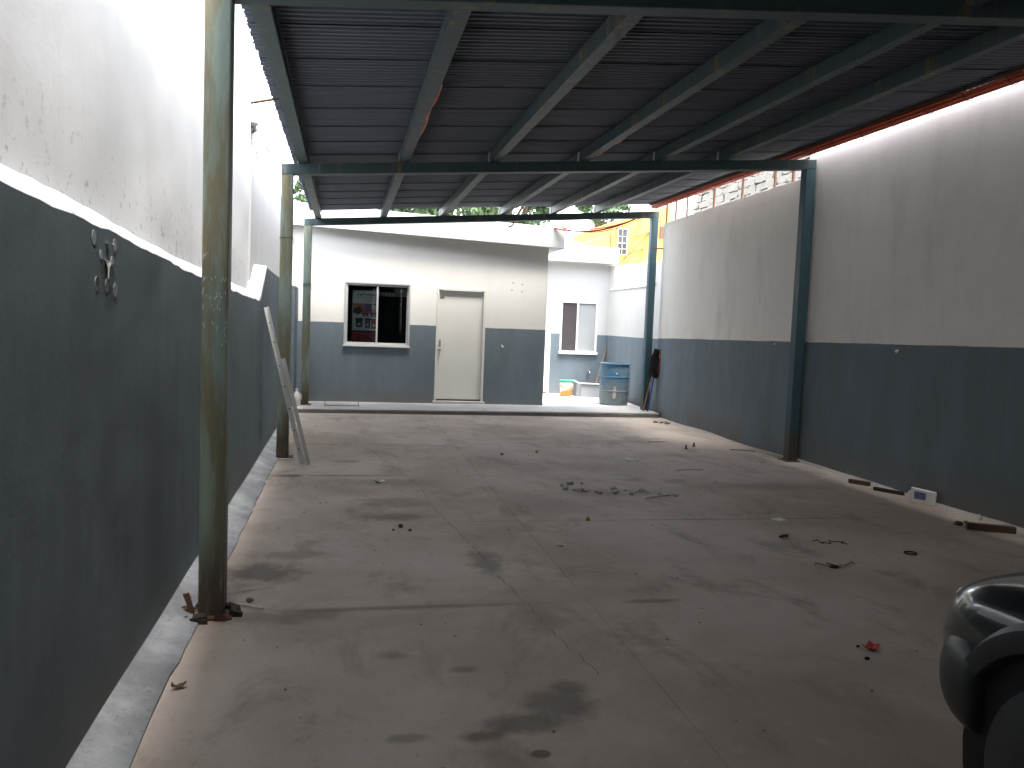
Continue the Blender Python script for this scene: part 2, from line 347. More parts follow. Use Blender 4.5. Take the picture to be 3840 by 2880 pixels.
# sloped mortar fillet along the foot of the left wall, ragged inner edge
v, f = [], []; n = 150
for i in range(n+1):
    y = lerp(-8, 13.5, i/n); e = -.685+.025*mnoise.noise((y*1.3, 0, 0))+.018*mnoise.noise((y*6, 3, 0)); zt = .055+.015*mnoise.noise((y*.8, 9, 0))
    xs = [-.87, -.84, lerp(-.84, e, .45), lerp(-.84, e, .85), e, e]; zs = [zt+.03, zt, zt*.55+.008*mnoise.noise((y*4, 5, 0)), .016+.006*mnoise.noise((y*9, 1, 0)), .010, -.03]
    v += [(x, y, z) for x, z in zip(xs, zs)]
    if i:
        for k_ in range(5): a = (i-1)*6+k_; f.append((a, a+1, a+7, a+6))
struct('mortar_fillet', MB().add(v, f), 'fillet', smooth=60)
struct('wall_foot_mortar', MB().prism([(5.46, -.02), (5.505, -.02), (5.505, .035)], 'y', -8, 13.6), 'step')

# raised platform in front of the house
ZP = .068
pf = struct('platform', MB().hexa([(-.86, 13.52, -.05), (5.44, 13.64, -.05), (5.66, 17.5, -.05), (-.86, 17.5, -.05)], [(-.86, 13.53, ZP), (5.44, 13.65, ZP+.012), (5.66, 17.5, ZP), (-.86, 17.5, ZP)]), 'step')
bev(pf, .012)
v, f = [], []; n = 60
for i in range(n+1):
    x = lerp(-.80, 5.43, i/n); yy = lerp(13.515, 13.635, i/n); a = .012*mnoise.noise((x*3, 2, 1))
    v += [(x, yy-.01+a*.4, -.01), (x, yy+a*.3, ZP-.016+a)]
    if i: f.append((2*i-2, 2*i, 2*i+1, 2*i-1))
struct('riser', MB().add(v, f), 'dark_edge', pf)
cr = MB().add([(3.60, 14.66, ZP+.004), (3.615, 14.66, ZP+.004), (3.80, 13.66, ZP+.008), (3.785, 13.66, ZP+.008)], [(0, 1, 2, 3)]); struct('joint_line', cr, 'joint', pf)

# ------------------------------------------------------------------ left boundary wall
lw = thing('boundary_wall', 'left boundary wall, dark blue grey below a white plaster upper part', 'wall', (-.95, 3, 0))
prof = [(-8, 1.95), (2.3, 1.85), (3.3, 1.83), (4.8, 1.765), (5.3, 1.75), (7.7, 1.695), (8.8, 1.68)]
def ledge_z(y):
    for (a, za), (b, zb) in zip(prof[:-1], prof[1:]):
        if a <= y <= b: return lerp(za, zb, (y-a)/(b-a))
v, f = [], []; ys = [lerp(-8, 8.8, i/170) for i in range(171)]
for i, y in enumerate(ys):
    z = ledge_z(y); e = .012*mnoise.noise((y*5, 0, 0))+.006*mnoise.noise((y*16, 7, 0))
    v += [(-.85, y, -.05), (-.85+.004*mnoise.noise((y*2, .3, 1)), y, 1.0), (-.85, y, z+e), (-1.16, y, z+e)]
    if i:
        for k_ in range(3): a = (i-1)*4+k_; f.append((a, a+4, a+5, a+1))
part('lower_wall', MB().add(v, f), 'wall_left_lower', lw, 50)
v, f = [], []
for i, y in enumerate(ys):
    z = ledge_z(y); e = .012*mnoise.noise((y*5, 0, 0))+.006*mnoise.noise((y*16, 7, 0)); e2 = .02*mnoise.noise((y*2.4, 4, 0))+.008*mnoise.noise((y*11, 4, 2))
    v += [(-.852, y, z+e-.002), (-.862, y, z+e+.022), (-.94, y, z+.075+e2*.5), (-1.02, y, z+.13+e2)]
    if i:
        for k_ in range(3): a = (i-1)*4+k_; f.append((a, a+4, a+5, a+1))
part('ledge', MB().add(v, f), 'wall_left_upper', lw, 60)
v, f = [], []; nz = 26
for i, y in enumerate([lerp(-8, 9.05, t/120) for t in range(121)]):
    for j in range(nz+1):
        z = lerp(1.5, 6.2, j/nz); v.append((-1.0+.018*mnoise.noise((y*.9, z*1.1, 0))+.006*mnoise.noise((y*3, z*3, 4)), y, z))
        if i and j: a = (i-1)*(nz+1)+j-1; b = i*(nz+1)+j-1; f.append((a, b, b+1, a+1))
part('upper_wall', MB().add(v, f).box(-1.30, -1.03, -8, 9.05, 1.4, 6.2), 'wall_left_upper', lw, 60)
part('pilaster', MB().box(-1.28, -.985, 9.045, 9.5, 1.5, 3.28), 'aged_white', lw, bevel=.02)
part('far_upper_wall', MB().hexa([(-1.40, 9.49, 1.5), (-1.01, 9.49, 1.5), (-1.0, 14.75, 1.5), (-1.40, 14.75, 1.5)], [(-1.40, 9.49, 3.50), (-1.01, 9.49, 3.50), (-1.0, 14.75, 3.26), (-1.40, 14.75, 3.26)]), 'aged_white', lw, bevel=.015)
# raised stretch of the lower wall with its white sloped shoulder
pr = [(8.8, -.05), (14.72, -.05), (14.72, 2.03), (11.4, 2.02), (9.45, 2.05), (8.8, 1.68)]
part('raised_lower_wall', MB().prism(pr, 'x', -1.16, -.851), 'wall_left_lower', lw)
part('shoulder', MB().hexa([(-1.12, 8.77, 1.70), (-.846, 8.77, 1.675), (-.846, 9.42, 2.045), (-1.12, 9.42, 2.06)], [(-1.12, 8.76, 1.735), (-.85, 8.76, 1.71), (-.85, 9.40, 2.075), (-1.12, 9.40, 2.09)]), 'aged_white', lw, bevel=.008)
part('pilaster', MB().box(-1.0, -.80, 13.75, 14.70, -.05, 2.02), 'wall_left_lower', lw, bevel=.01)
for i in range(26):                                        # broken masonry on top of the tall wall's end
    c = (rnd.uniform(-1.2, -.985), rnd.uniform(9.08, 9.75), rnd.uniform(3.26, 3.54)); s_ = rnd.uniform(.05, .11)
    mb = MB().ellipsoid((0, 0, 0), (s_, s_, s_*.75), 7, 5); mb.v = [(c[0]+x*rnd.uniform(.7, 1.2), c[1]+y*rnd.uniform(.7, 1.2), c[2]+z*rnd.uniform(.7, 1.2)) for x, y, z in mb.v]
    part('broken_stone', mb, 'rubble', lw)
def oval(y, z, ry, rz, mat='patch', name='bare_patch', th=.0012):
    n = 20; pts = [(y+ry*math.cos(2*math.pi*i/n)*(1+jit(.08)), z+rz*math.sin(2*math.pi*i/n)*(1+jit(.05))) for i in range(n)]
    return part(name, MB().prism(pts, 'x', -.854, -.850+th), mat, lw)
for y, z in ((3.085, 1.788), (3.345, 1.782), (3.17, 1.735), (3.31, 1.722), (3.12, 1.632), (3.245, 1.63), (3.355, 1.618)): oval(y, z, .024 if z > 1.76 or z < 1.65 else .018, .026 if z > 1.76 or z < 1.65 else .018)
oval(3.125, 1.640, .022, .018, 'black', 'knockout_hole', .002)
part('bracket', MB().prism([(3.20, 1.722), (3.285, 1.715), (3.255, 1.695), (3.25, 1.655), (3.236, 1.655), (3.232, 1.697)], 'x', -.852, -.844).box(-.85, -.828, 3.225, 3.26, 1.778, 1.782), 'chrome', lw)
part('bracket', MB().tube([(-.85, 3.17, 1.722), (-.835, 3.205, 1.712)], .003, 6).tube([(-.85, 3.31, 1.712), (-.835, 3.345, 1.70)], .003, 6), 'chrome', lw)

# ------------------------------------------------------------------ right boundary wall
rw = thing('boundary_wall', 'right boundary wall, white above and blue grey below, behind the dark posts', 'wall', (5.7, 8, 0))
def xface(y0, y1, zt, x, back, ny, nz, seed, edge=.0):
    v, f = [], []
    for i in range(ny+1):
        y = lerp(y0, y1, i/ny); top = zt(y)+edge*mnoise.noise((y*4, seed, 0))+edge*.5*mnoise.noise((y*15, seed, 0))
        for j in range(nz+1):
            z = lerp(-.06, top, j/nz); v.append((x-.014*mnoise.noise((y*.8, z*.9, seed))-.004*mnoise.noise((y*3.3, z*3.3, seed+4)), y, z))
        v.append((back, y, top)); v.append((back, y, -.06))
        if i:
            s_ = nz+3
            for j in range(nz+2): a = (i-1)*s_+j; f.append((a, a+1, a+1+s_, a+s_))
    s_ = nz+3; f += [tuple(range(s_)), tuple(range(ny*s_, ny*s_+s_))]
    return MB().add(v, f)
part('near_wall', xface(-8, 9.34, lambda y: 5.4, XW, 5.80, 90, 30, 3.0), 'wall_right', rw, 50)
part('middle_wall', xface(9.342, 13.98, lambda y: lerp(3.47, 3.42, (y-9.34)/4.6), XW-.02, 5.72, 80, 24, 6.0, .014), 'wall_right', rw, 50)
part('far_wall', xface(13.982, 17.6, lambda y: 2.78+(y-14)*.03, 5.63, 5.85, 40, 14, 9.0, .02), 'wall_right_far', rw, 50)
part('cap_band', MB().hexa([(5.60, 14.6, 2.36), (5.635, 14.6, 2.36), (5.635, 17.3, 2.34), (5.60, 17.3, 2.34)], [(5.615, 14.6, 2.42), (5.635, 14.6, 2.42), (5.635, 17.3, 2.40), (5.615, 17.3, 2.40)]), 'fascia', rw)
for y, z, a in ((9.89, 1.42, .016), (7.45, 1.42, .02), (9.45, 1.41, .008), (9.5, 2.2, .008)):
    part('paint_chip', MB().prism([(y+a*math.cos(t)*(1+jit(.3)), z+a*.9*math.sin(t)*(1+jit(.3))) for t in [i*.785 for i in range(8)]], 'x', XW-.026, XW-.012), 'paper', rw)
part('pipe_stub', MB().tube([(5.30, 14.0, 2.965), (5.49, 13.96, 2.975)], .012, 8), 'rust', rw)

# ------------------------------------------------------------------ houses
def holed_wall(x0, x1, z0, z1, y, t, holes):
    xs = sorted({x0, x1, *[h[0] for h in holes], *[h[1] for h in holes]}); zs = sorted({z0, z1, *[h[2] for h in holes], *[h[3] for h in holes]})
    mb = MB()
    for a, b in zip(xs[:-1], xs[1:]):
        for c, d in zip(zs[:-1], zs[1:]):
            mx, mz = (a+b)/2, (c+d)/2
            if any(h[0] < mx < h[1] and h[2] < mz < h[3] for h in holes): continue
            mb.add([(a, y, c), (b, y, c), (b, y, d), (a, y, d)], [(0, 1, 2, 3)]); mb.add([(a, y+t, c), (b, y+t, c), (b, y+t, d), (a, y+t, d)], [(3, 2, 1, 0)])
    for a, b, c, d in holes:
        mb.add([(a, y, c), (a, y+t, c), (a, y+t, d), (a, y, d)], [(0, 1, 2, 3)]); mb.add([(b, y, c), (b, y+t, c), (b, y+t, d), (b, y, d)], [(0, 1, 2, 3)])
        mb.add([(a, y, d), (b, y, d), (b, y+t, d), (a, y+t, d)], [(0, 1, 2, 3)]); mb.add([(a, y, c), (b, y, c), (b, y+t, c), (a, y+t, c)], [(0, 1, 2, 3)])
    mb.add([(x0, y, z0), (x0, y+t, z0), (x0, y+t, z1), (x0, y, z1)], [(0, 1, 2, 3)]); mb.add([(x1, y, z0), (x1, y+t, z0), (x1, y+t, z1), (x1, y, z1)], [(0, 1, 2, 3)]); mb.add([(x0, y, z1), (x1, y, z1), (x1, y+t, z1), (x0, y+t, z1)], [(0, 1, 2, 3)])
    return mb
def frame_rect(x0, x1, z0, z1, y0, y1, t):
    return MB().box(x0, x0+t, y0, y1, z0, z1).box(x1-t, x1, y0, y1, z0, z1).box(x0+t, x1-t, y0, y1, z1-t, z1).box(x0+t, x1-t, y0, y1, z0, z0+t)
HY = 14.72
hs = thing('house', 'low white and blue grey house with cream door facing the yard', 'house', (1.4, 14.72, .06))
WH = (-.03, 1.115, 1.055, 2.175); DH = (1.58, 2.465, .12, 2.145)
front = part('wall', holed_wall(-1.05, 3.585, -.04, 3.10, HY, .15, [WH, DH]), 'house', hs)
part('side_wall', MB().box(3.435, 3.583, HY+.151, 17.7, -.04, 2.93), 'house', hs)
slab = part('roof_slab', MB().hexa([(-1.05, 14.56, 3.072), (3.84, 14.56, 2.925), (3.84, 17.9, 2.925), (-1.05, 17.9, 3.072)], [(-1.05, 14.56, 3.455), (3.84, 14.56, 3.29), (3.84, 17.9, 3.29), (-1.05, 17.9, 3.43)]), 'fascia', hs, bevel=.008)
part('parapet', MB().hexa([(-1.05, 15.0, 3.40), (-.55, 15.0, 3.40), (-.45, 15.3, 3.40), (-1.05, 15.3, 3.40)], [(-1.05, 15.0, 3.50), (-.68, 15.0, 3.50), (-.68, 15.3, 3.50), (-1.05, 15.3, 3.50)]), 'fascia', hs)
part('parapet', MB().prism([(-.4, 3.40), (2.0, 3.32), (1.6, 3.40), (.6, 3.46), (-.4, 3.50)], 'y', 16.5, 16.8), 'fascia', hs)
# room behind the window
part('room', MB().add([(-.9, 14.88, 0), (1.55, 14.88, 0), (1.55, 17.2, 0), (-.9, 17.2, 0), (-.9, 14.88, 2.8), (1.55, 14.88, 2.8), (1.55, 17.2, 2.8), (-.9, 17.2, 2.8)], [(0, 1, 2, 3), (4, 5, 6, 7), (1, 2, 6, 5), (2, 3, 7, 6), (3, 0, 4, 7)]), 'room', hs)
wd = part('window', frame_rect(WH[0], WH[1], WH[2], WH[3], HY-.012, HY+.06, .035), 'alu', hs, bevel=.003)
part('sill', MB().box(WH[0]-.012, WH[1]+.012, HY-.026, HY-.013, WH[2]-.012, WH[2]+.012), 'alu', wd, bevel=.004)
part('sash', frame_rect(.0, .555, 1.09, 2.14, HY+.005, HY+.03, .032), 'alu', wd, bevel=.002)
part('sash', frame_rect(.525, 1.085, 1.09, 2.14, HY+.033, HY+.056, .032), 'alu', wd, bevel=.002)
part('pane', MB().box(.03, .525, HY+.014, HY+.018, 1.12, 2.11), 'glass', wd); part('pane', MB().box(.556, 1.055, HY+.042, HY+.046, 1.12, 2.11), 'glass', wd)
dr = part('door', MB().box(DH[0]+.045, DH[1]-.045, HY+.035, HY+.075, DH[2]+.03, DH[3]-.045), 'door', hs, bevel=.003)
part('door_frame', MB().box(DH[0], DH[0]+.042, HY-.006, HY+.08, DH[2], DH[3]).box(DH[1]-.042, DH[1], HY-.006, HY+.08, DH[2], DH[3]).box(DH[0]+.042, DH[1]-.042, HY-.006, HY+.08, DH[3]-.042, DH[3]), 'door', dr, bevel=.003)
part('door_sweep', MB().box(DH[0]+.045, DH[1]-.045, HY+.02, HY+.034, DH[2]+.008, DH[2]+.028), 'wood_dark', dr)
part('handle', MB().tube([(1.66, HY+.034, 1.20), (1.66, HY-.02, 1.19), (1.66, HY-.025, 1.12), (1.66, HY+.034, 1.10)], .009, 8).box(1.643, 1.677, HY+.028, HY+.0345, 1.085, 1.215), 'chrome', dr, True)
part('lock', MB().lathe([(.028, HY+.0345), (.028, HY+.012), (.018, HY+.004), (.018, HY-.012), (1e-6, HY-.014)], 16, (1.655, 0, 1.045), 'y'), 'chrome', dr, True)
part('sticker', MB().box(1.645, 1.715, HY+.031, HY+.0345, 1.945, 1.985), 'wood', dr)
part('threshold', MB().box(1.55, 2.50, HY-.05, HY+.12, .03, .119), 'step', hs, bevel=.01)
part('paint_chip', MB().prism([(2.765, 1.15), (2.785, 1.165), (2.825, 1.125), (2.815, 1.11), (2.79, 1.112)], 'y', HY-.003, HY+.002), 'paper', hs)
for x, z in ((2.95, 2.28), (2.93, 2.15), (3.12, 2.26), (3.12, 2.13)): part('plugged_hole', MB().lathe([(.014, HY-.002), (.014, HY+.002)], 12, (x, 0, z), 'y'), 'patch', hs)
lid = part('inspection_cover', MB().box(-.30, .24, 14.05, 14.60, ZP-.01, ZP+.014), 'step', hs, bevel=.004)
part('cover_rim', frame_rect(0, 1, 0, 1, 0, 1, .1) and MB().box(-.32, -.304, 14.03, 14.62, ZP-.01, ZP+.008).box(.244, .26, 14.03, 14.62, ZP-.01, ZP+.008).box(-.304, .244, 14.03, 14.046, ZP-.01, ZP+.008).box(-.304, .244, 14.604, 14.62, ZP-.01, ZP+.008), 'joint', lid)

# things behind the window, some standing in for reflections and darkness
po = thing('poster', 'hanging advertising poster with paint pails and a painted red car reflection behind the left window pane', 'poster', (.33, 14.93, 1.05))
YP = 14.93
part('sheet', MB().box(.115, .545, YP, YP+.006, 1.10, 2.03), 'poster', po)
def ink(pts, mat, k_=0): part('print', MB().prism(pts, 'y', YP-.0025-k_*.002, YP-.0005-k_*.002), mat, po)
def rect(a, b, c, d): return [(a, c), (b, c), (b, d), (a, d)]
def pail(cx, z, w_, h_, mat):
    ink([(cx-w_*.42, z), (cx+w_*.42, z), (cx+w_*.5, z+h_), (cx-w_*.5, z+h_)], mat, 1)
    ink(rect(cx-w_*.55, cx+w_*.55, z+h_*.93, z+h_*1.08), 'ink_dark', 2); ink(rect(cx-w_*.2, cx+w_*.2, z+h_*.25, z+h_*.5), 'poster', 2)
ink(rect(.12, .54, 1.62, 1.80), 'ink_salmon'); ink(rect(.33, .44, 1.66, 1.80), 'ink_violet', 1); ink([(.13, 1.64), (.22, 1.60), (.30, 1.67), (.24, 1.74), (.15, 1.72)], 'ink_dark', 1); ink(rect(.45, .53, 1.70, 1.78), 'poster', 1)
pail(.34, 1.575, .11, .06, 'ink_red'); pail(.49, 1.575, .11, .06, 'ink_red'); pail(.235, 1.38, .13, .15, 'ink_green'); pail(.385, 1.37, .10, .16, 'ink_violet'); pail(.495, 1.36, .09, .16, 'ink_red')
ink(rect(.115, .545, 1.285, 1.325), 'ink_dark'); ink(rect(.117, .543, 1.105, 1.284), 'ink_red'); ink([(.20, 1.11), (.52, 1.11), (.47, 1.17), (.40, 1.22), (.30, 1.245), (.22, 1.24)], 'ink_dark', 1)  # red block and dark arc paint a red car's reflection into the print
ink([(.23, 1.115), (.47, 1.115), (.43, 1.165), (.37, 1.205), (.30, 1.225), (.24, 1.22)], 'ink_red', 2)  # red fill of the painted car reflection
def text_part(txt, x_right, z, h, mat, parent, bold=0.0):
    cu = bpy.data.curves.new('print_text', 'FONT'); cu.body = txt; cu.size = h; cu.extrude = .0004; cu.offset = bold
    to = bpy.data.objects.new('print_text', cu); col.objects.link(to); bpy.context.view_layer.update()
    me = bpy.data.meshes.new_from_object(to.evaluated_get(bpy.context.evaluated_depsgraph_get())); bpy.data.objects.remove(to)
    o = link('print_text', me, mat, parent); r = root_loc(parent)
    # lettering faces into the room, so it reads mirrored from the yard
    o.matrix_local = Matrix.Translation((x_right-r.x, YP-.004-r.y, z-r.z)) @ Matrix(((-1, 0, 0, 0), (0, 0, 1, 0), (0, 1, 0, 0), (0, 0, 0, 1)))
text_part('Visita nuestra Página', .64, 1.945, .055, 'ink_dark', po, .0012); text_part('www.promocionespinturas.com', .56, 1.905, .026, 'ink_dark', po); text_part('(Envíos a domicilio)', .50, 1.855, .024, 'ink_dark', po)
ac = thing('reflection_rack', 'made-up white rail and dark hooks standing in for a reflection in the right window pane', 'reflection_stand_in', (.85, 15.2, 1.9))  # added rack shape imitates a pale reflection in the right pane
part('rail', MB().box(.86, 1.20, 15.1, 15.3, 2.02, 2.09), 'paper', ac, bevel=.01); part('reflection_board', MB().box(.58, 1.2, 15.31, 15.33, 1.955, 2.02), 'paper', ac)
for i in range(9): part('reflection_hook', MB().tube([(.62+i*.065, 15.30, 2.01), (.62+i*.065, 15.29, 1.97), (.605+i*.065, 15.285, 1.965)], .006, 6), 'black', ac)
single('darkness_backing', MB().box(.56, 1.45, 15.34, 15.36, .4, 1.955), 'room_dark', 'black cloth standing in for the darkness behind the right window pane of the house', 'backing', (1.0, 15.35, .4))  # black sheet added to paint the darkness seen in the right pane

BY = 17.40
br = thing('back_room', 'small white outbuilding at the back with a two pane window', 'house', (4.7, 17.4, .06))
WB = (4.56, 5.395, .965, 2.085); DB = (3.62, 4.355, .08, 2.095)
part('wall', holed_wall(3.585, 5.64, -.04, 2.92, BY, .15, [WB, DB]), 'house_back', br)
part('roof_slab', MB().box(3.5, 5.70, 17.05, 20.4, 2.905, 3.25), 'fascia', br, bevel=.008)
part('room', MB().add([(3.7, 17.56, 0), (5.6, 17.56, 0), (5.6, 20, 0), (3.7, 20, 0), (3.7, 17.56, 2.8), (5.6, 17.56, 2.8), (5.6, 20, 2.8), (3.7, 20, 2.8)], [(0, 1, 2, 3), (4, 5, 6, 7), (1, 2, 6, 5), (2, 3, 7, 6), (3, 0, 4, 7)]), 'room', br)
wb = part('window', frame_rect(WB[0], WB[1], WB[2], WB[3], BY-.01, BY+.07, .04), 'white_frame', br, bevel=.003)
part('sill', MB().box(WB[0]-.02, WB[1]+.02, BY-.05, BY-.011, WB[2]-.03, WB[2]+.03), 'white_frame', wb, bevel=.004)
part('mullion', MB().box(4.925, 4.965, BY-.005, BY+.05, WB[2]+.04, WB[3]-.04), 'white_frame', wb)
part('screen', MB().box(4.60, 4.925, BY+.02, BY+.026, 1.005, 2.045), 'mesh', wb); part('pane', MB().box(4.965, 5.355, BY+.03, BY+.036, 1.005, 2.045), 'frosted', wb)
db = part('door', MB().box(DB[0]+.04, DB[1]-.05, BY+.03, BY+.07, DB[2]+.02, DB[3]-.05), 'white_frame', br)
part('door_frame', MB().box(DB[1]-.045, DB[1], BY-.01, BY+.08, DB[2], DB[3]).box(DB[0], DB[1]-.045, BY-.01, BY+.08, DB[3]-.045, DB[3]), 'white_frame', db, bevel=.003)
part('tap', MB().tube([(5.24, BY, .57), (5.24, BY-.07, .57), (5.24, BY-.09, .55), (5.24, BY-.09, .52)], .014, 8).lathe([(.03, .60), (.03, .61)], 10, (5.24, BY-.06, 0)), 'chrome', br, True)
tk = thing('rooftop_tank', 'rounded pale water tank on the roof of the small outbuilding', 'tank', (5.17, 19, 3.25))
part('shell', MB().lathe([(.17, 3.25), (.17, 3.40), (.165, 3.44), (.13, 3.49), (.07, 3.52), (1e-6, 3.525)], 24, (5.13, 19, 0)), 'grey_house', tk, True); part('stand', MB().box(5.24, 5.38, 18.95, 19.1, 3.25, 3.52), 'fascia', tk)
tr = thing('wash_trough', 'low grey cement wash trough against the back wall', 'trough', (5.2, 17.0, ZP))
part('front_wall', MB().hexa([(4.86, 16.62, .02), (5.62, 16.52, .02), (5.62, 16.60, .02), (4.86, 16.70, .02)], [(4.87, 16.64, .355), (5.62, 16.54, .345), (5.62, 16.60, .345), (4.87, 16.70, .355)]), 'trough', tr, bevel=.01)
part('side_wall', MB().hexa([(4.78, 16.705, .02), (4.86, 16.64, .02), (4.93, 17.39, .02), (4.83, 17.39, .02)], [(4.79, 16.705, .37), (4.868, 16.65, .36), (4.93, 17.39, .38), (4.83, 17.39, .38)]), 'trough', tr, bevel=.01)
part('rim', MB().hexa([(4.86, 16.615, .347), (5.62, 16.515, .337), (5.62, 16.605, .347), (4.86, 16.705, .357)], [(4.86, 16.615, .367), (5.62, 16.515, .357), (5.62, 16.605, .357), (4.86, 16.705, .367)]), 'fascia', tr)
single('broomstick', MB().tube([(5.22, 16.95, .08), (5.62, 17.38, 1.10)], .016, 8), 'wood', 'brown wooden stick leaning in the wash trough behind the blue drum', 'stick', (5.22, 16.95, .08), smooth=True)

# blue drum
dm = thing('drum', 'scuffed open blue plastic drum standing on the platform', 'drum', (5.08, 15.12, ZP))
prof_d = [(.24, 0), (.262, .012), (.272, .05), (.281, .14), (.284, .27), (.289, .275), (.289, .285), (.284, .29), (.286, .42), (.284, .535), (.290, .54), (.290, .552), (.284, .557), (.281, .68), (.274, .76), (.272, .79), (.262, .79), (.262, .68), (.262, .08), (1e-6, .07)]
part('body', MB().lathe([(r, h+ZP) for r, h in prof_d], 40, (5.08, 15.12, 0)), 'drum', dm, 40)
part('rim', MB().lathe([(.262, .775+ZP), (.288, .778+ZP), (.292, .792+ZP), (.286, .806+ZP), (.262, .806+ZP), (.262, .775+ZP)], 40, (5.08, 15.12, 0)), 'drum', dm, 40)
part('bung', MB().ellipsoid((5.03, 14.84, .68), (.016, .01, .014), 10, 6), 'paper', dm, True)
part('paint_splash', MB().add([(5.08+(.2865)*math.sin(t)*1.0, 15.12-.2865*math.cos(t), z) for t, z in ((-.42, .24), (-.30, .20), (-.20, .23), (-.17, .32), (-.20, .42), (-.26, .45), (-.33, .43), (-.38, .36))], [tuple(range(8))]), 'crumb', dm)
# pail
pl = thing('paint_pail', 'white and orange paint pail with green lid beside the wash trough', 'pail', (4.59, 16.8, ZP))
def off(prof, z): return [(r, h+z) for r, h in prof]
part('body', MB().lathe(off([(.118, 0), (.122, .005), (.135, .23), (.142, .235), (.142, .262), (.137, .265), (.138, .31)], ZP), 30, (4.59, 16.8, 0)), 'bucket', pl, 40)
part('lid', MB().lathe(off([(.146, .302), (.148, .31), (.148, .332), (.140, .338), (.128, .330), (1e-6, .328)], ZP), 30, (4.59, 16.8, 0)), 'lid_green', pl, 40)
part('bail', MB().tube([(4.59+.142*math.cos(t), 16.8-.142*abs(math.sin(t))-.01, ZP+.25-.11*math.sin(t)) for t in [math.pi*i/12 for i in range(13)]], .004, 6), 'chrome', pl)
# mops by the far right post
mp = thing('mop', 'upturned black yarn mop with tan handle leaning on the far right post', 'mop', (5.22, 13.95, ZP))
part('handle', MB().tube([(5.24, 13.93, ZP+.005), (5.455, 13.96, 1.02)], .013, 8), 'wood', mp, True)
mb = MB()
for i in range(70):
    a = rnd.uniform(0, 6.28); r0 = rnd.uniform(.0, .06); tx, ty = 5.435+jit(.02), 13.93+jit(.02); hgt = 1.15+jit(.05)
    mb.tube([(5.45, 13.95, 1.03+jit(.04)), (tx+r0*.6*math.cos(a), ty+r0*math.sin(a)*.5, hgt), (tx+(.03+r0)*math.cos(a), ty+(.03+r0)*math.sin(a)*.6, hgt-.12), (tx-.01+(.04+r0*.9)*math.cos(a), ty+(.04+r0)*math.sin(a)*.6, rnd.uniform(.66, .82))], .009, 5)
part('yarn', mb, 'strand_black', mp, True)
mp2 = thing('mop', 'red rope and blue handled mop leaning beside the black one on the post', 'mop', (5.30, 13.93, ZP))
part('handle', MB().tube([(5.315, 13.90, ZP+.005), (5.40, 13.90, .70), (5.45, 13.90, 1.03)], .013, 8), 'blue_handle', mp2, True)
mb = MB()
for i in range(26):
    a = rnd.uniform(-.9, .9); dx = rnd.uniform(.0, .09)
    mb.tube([(5.46, 13.87, 1.06), (5.475+dx*.4, 13.86+jit(.02), 1.17+jit(.02)), (5.475+dx*.75, 13.86+jit(.03), 1.05), (5.465+dx*.8, 13.86+jit(.03), .92), (5.44+dx*.5, 13.87+jit(.02), rnd.uniform(.76, .84))], .007, 5)
part('rope', mb, 'strand_red', mp2, True)
mb = MB()
for i in range(5): mb.tube([(5.455, 13.835, 1.03), (5.47+i*.016, 13.83, 1.16), (5.485+i*.018, 13.83, 1.04), (5.47+i*.014, 13.83, .9)], .005, 5)
part('cord', mb, 'strand_tan', mp2, True)
# jug and leaning rails at the left
jg = thing('jug', 'milky plastic jug on the platform beside the far left post', 'jug', (-.755, 13.95, ZP))
part('body', MB().lathe(off([(.055, 0), (.062, .01), (.062, .15), (.05, .19), (.03, .225), (.018, .24), (.018, .26)], ZP), 20, (-.755, 13.95, 0)), 'jug', jg, 50); part('cap', MB().lathe(off([(.022, .255), (.022, .28), (1e-6, .282)], ZP), 14, (-.755, 13.95, 0)), 'paper', jg)
part('grip', MB().tube([(-.72, 13.92, ZP+.21), (-.685, 13.90, ZP+.19), (-.682, 13.90, ZP+.12), (-.70, 13.91, ZP+.09)], .009, 8), 'jug', jg, True)
rl = thing('metal_rails', 'two white metal rails leaning on the left wall beside the middle left post', 'rails', (-.38, 8.8, 0))
def channel(a, b, w_, mb):
    a, b = Vector(a), Vector(b); d = (b-a).normalized(); s_ = d.cross(Vector((0, 1, 0))).normalized(); n_ = s_.cross(d)
    for (o1, o2, p1, p2) in ((-.5, .5, -.04, .04), (-.5, -.42, -.5, -.04), (.42, .5, -.5, -.04)):
        q = [a+s_*w_*o+n_*w_*p for o, p in ((o1, p1), (o2, p1), (o2, p2), (o1, p2))]; mb.hexa(q, [x+(b-a) for x in q])
    return mb
part('rail', channel((-.405, 8.80, .005), (-.80, 8.86, 1.62), .05, MB()), 'rail', rl); part('rail', channel((-.340, 8.76, .005), (-.62, 8.80, 1.10), .042, MB()), 'rail', rl)
for t in (.1, .22, .36, .5, .63, .78, .9): part('slot', MB().lathe([(.008, -.004), (.008, .0)], 10, (lerp(-.405, -.80, t), lerp(8.80, 8.86, t)+.0-.024, 1.62*t), 'y'), 'black', rl)

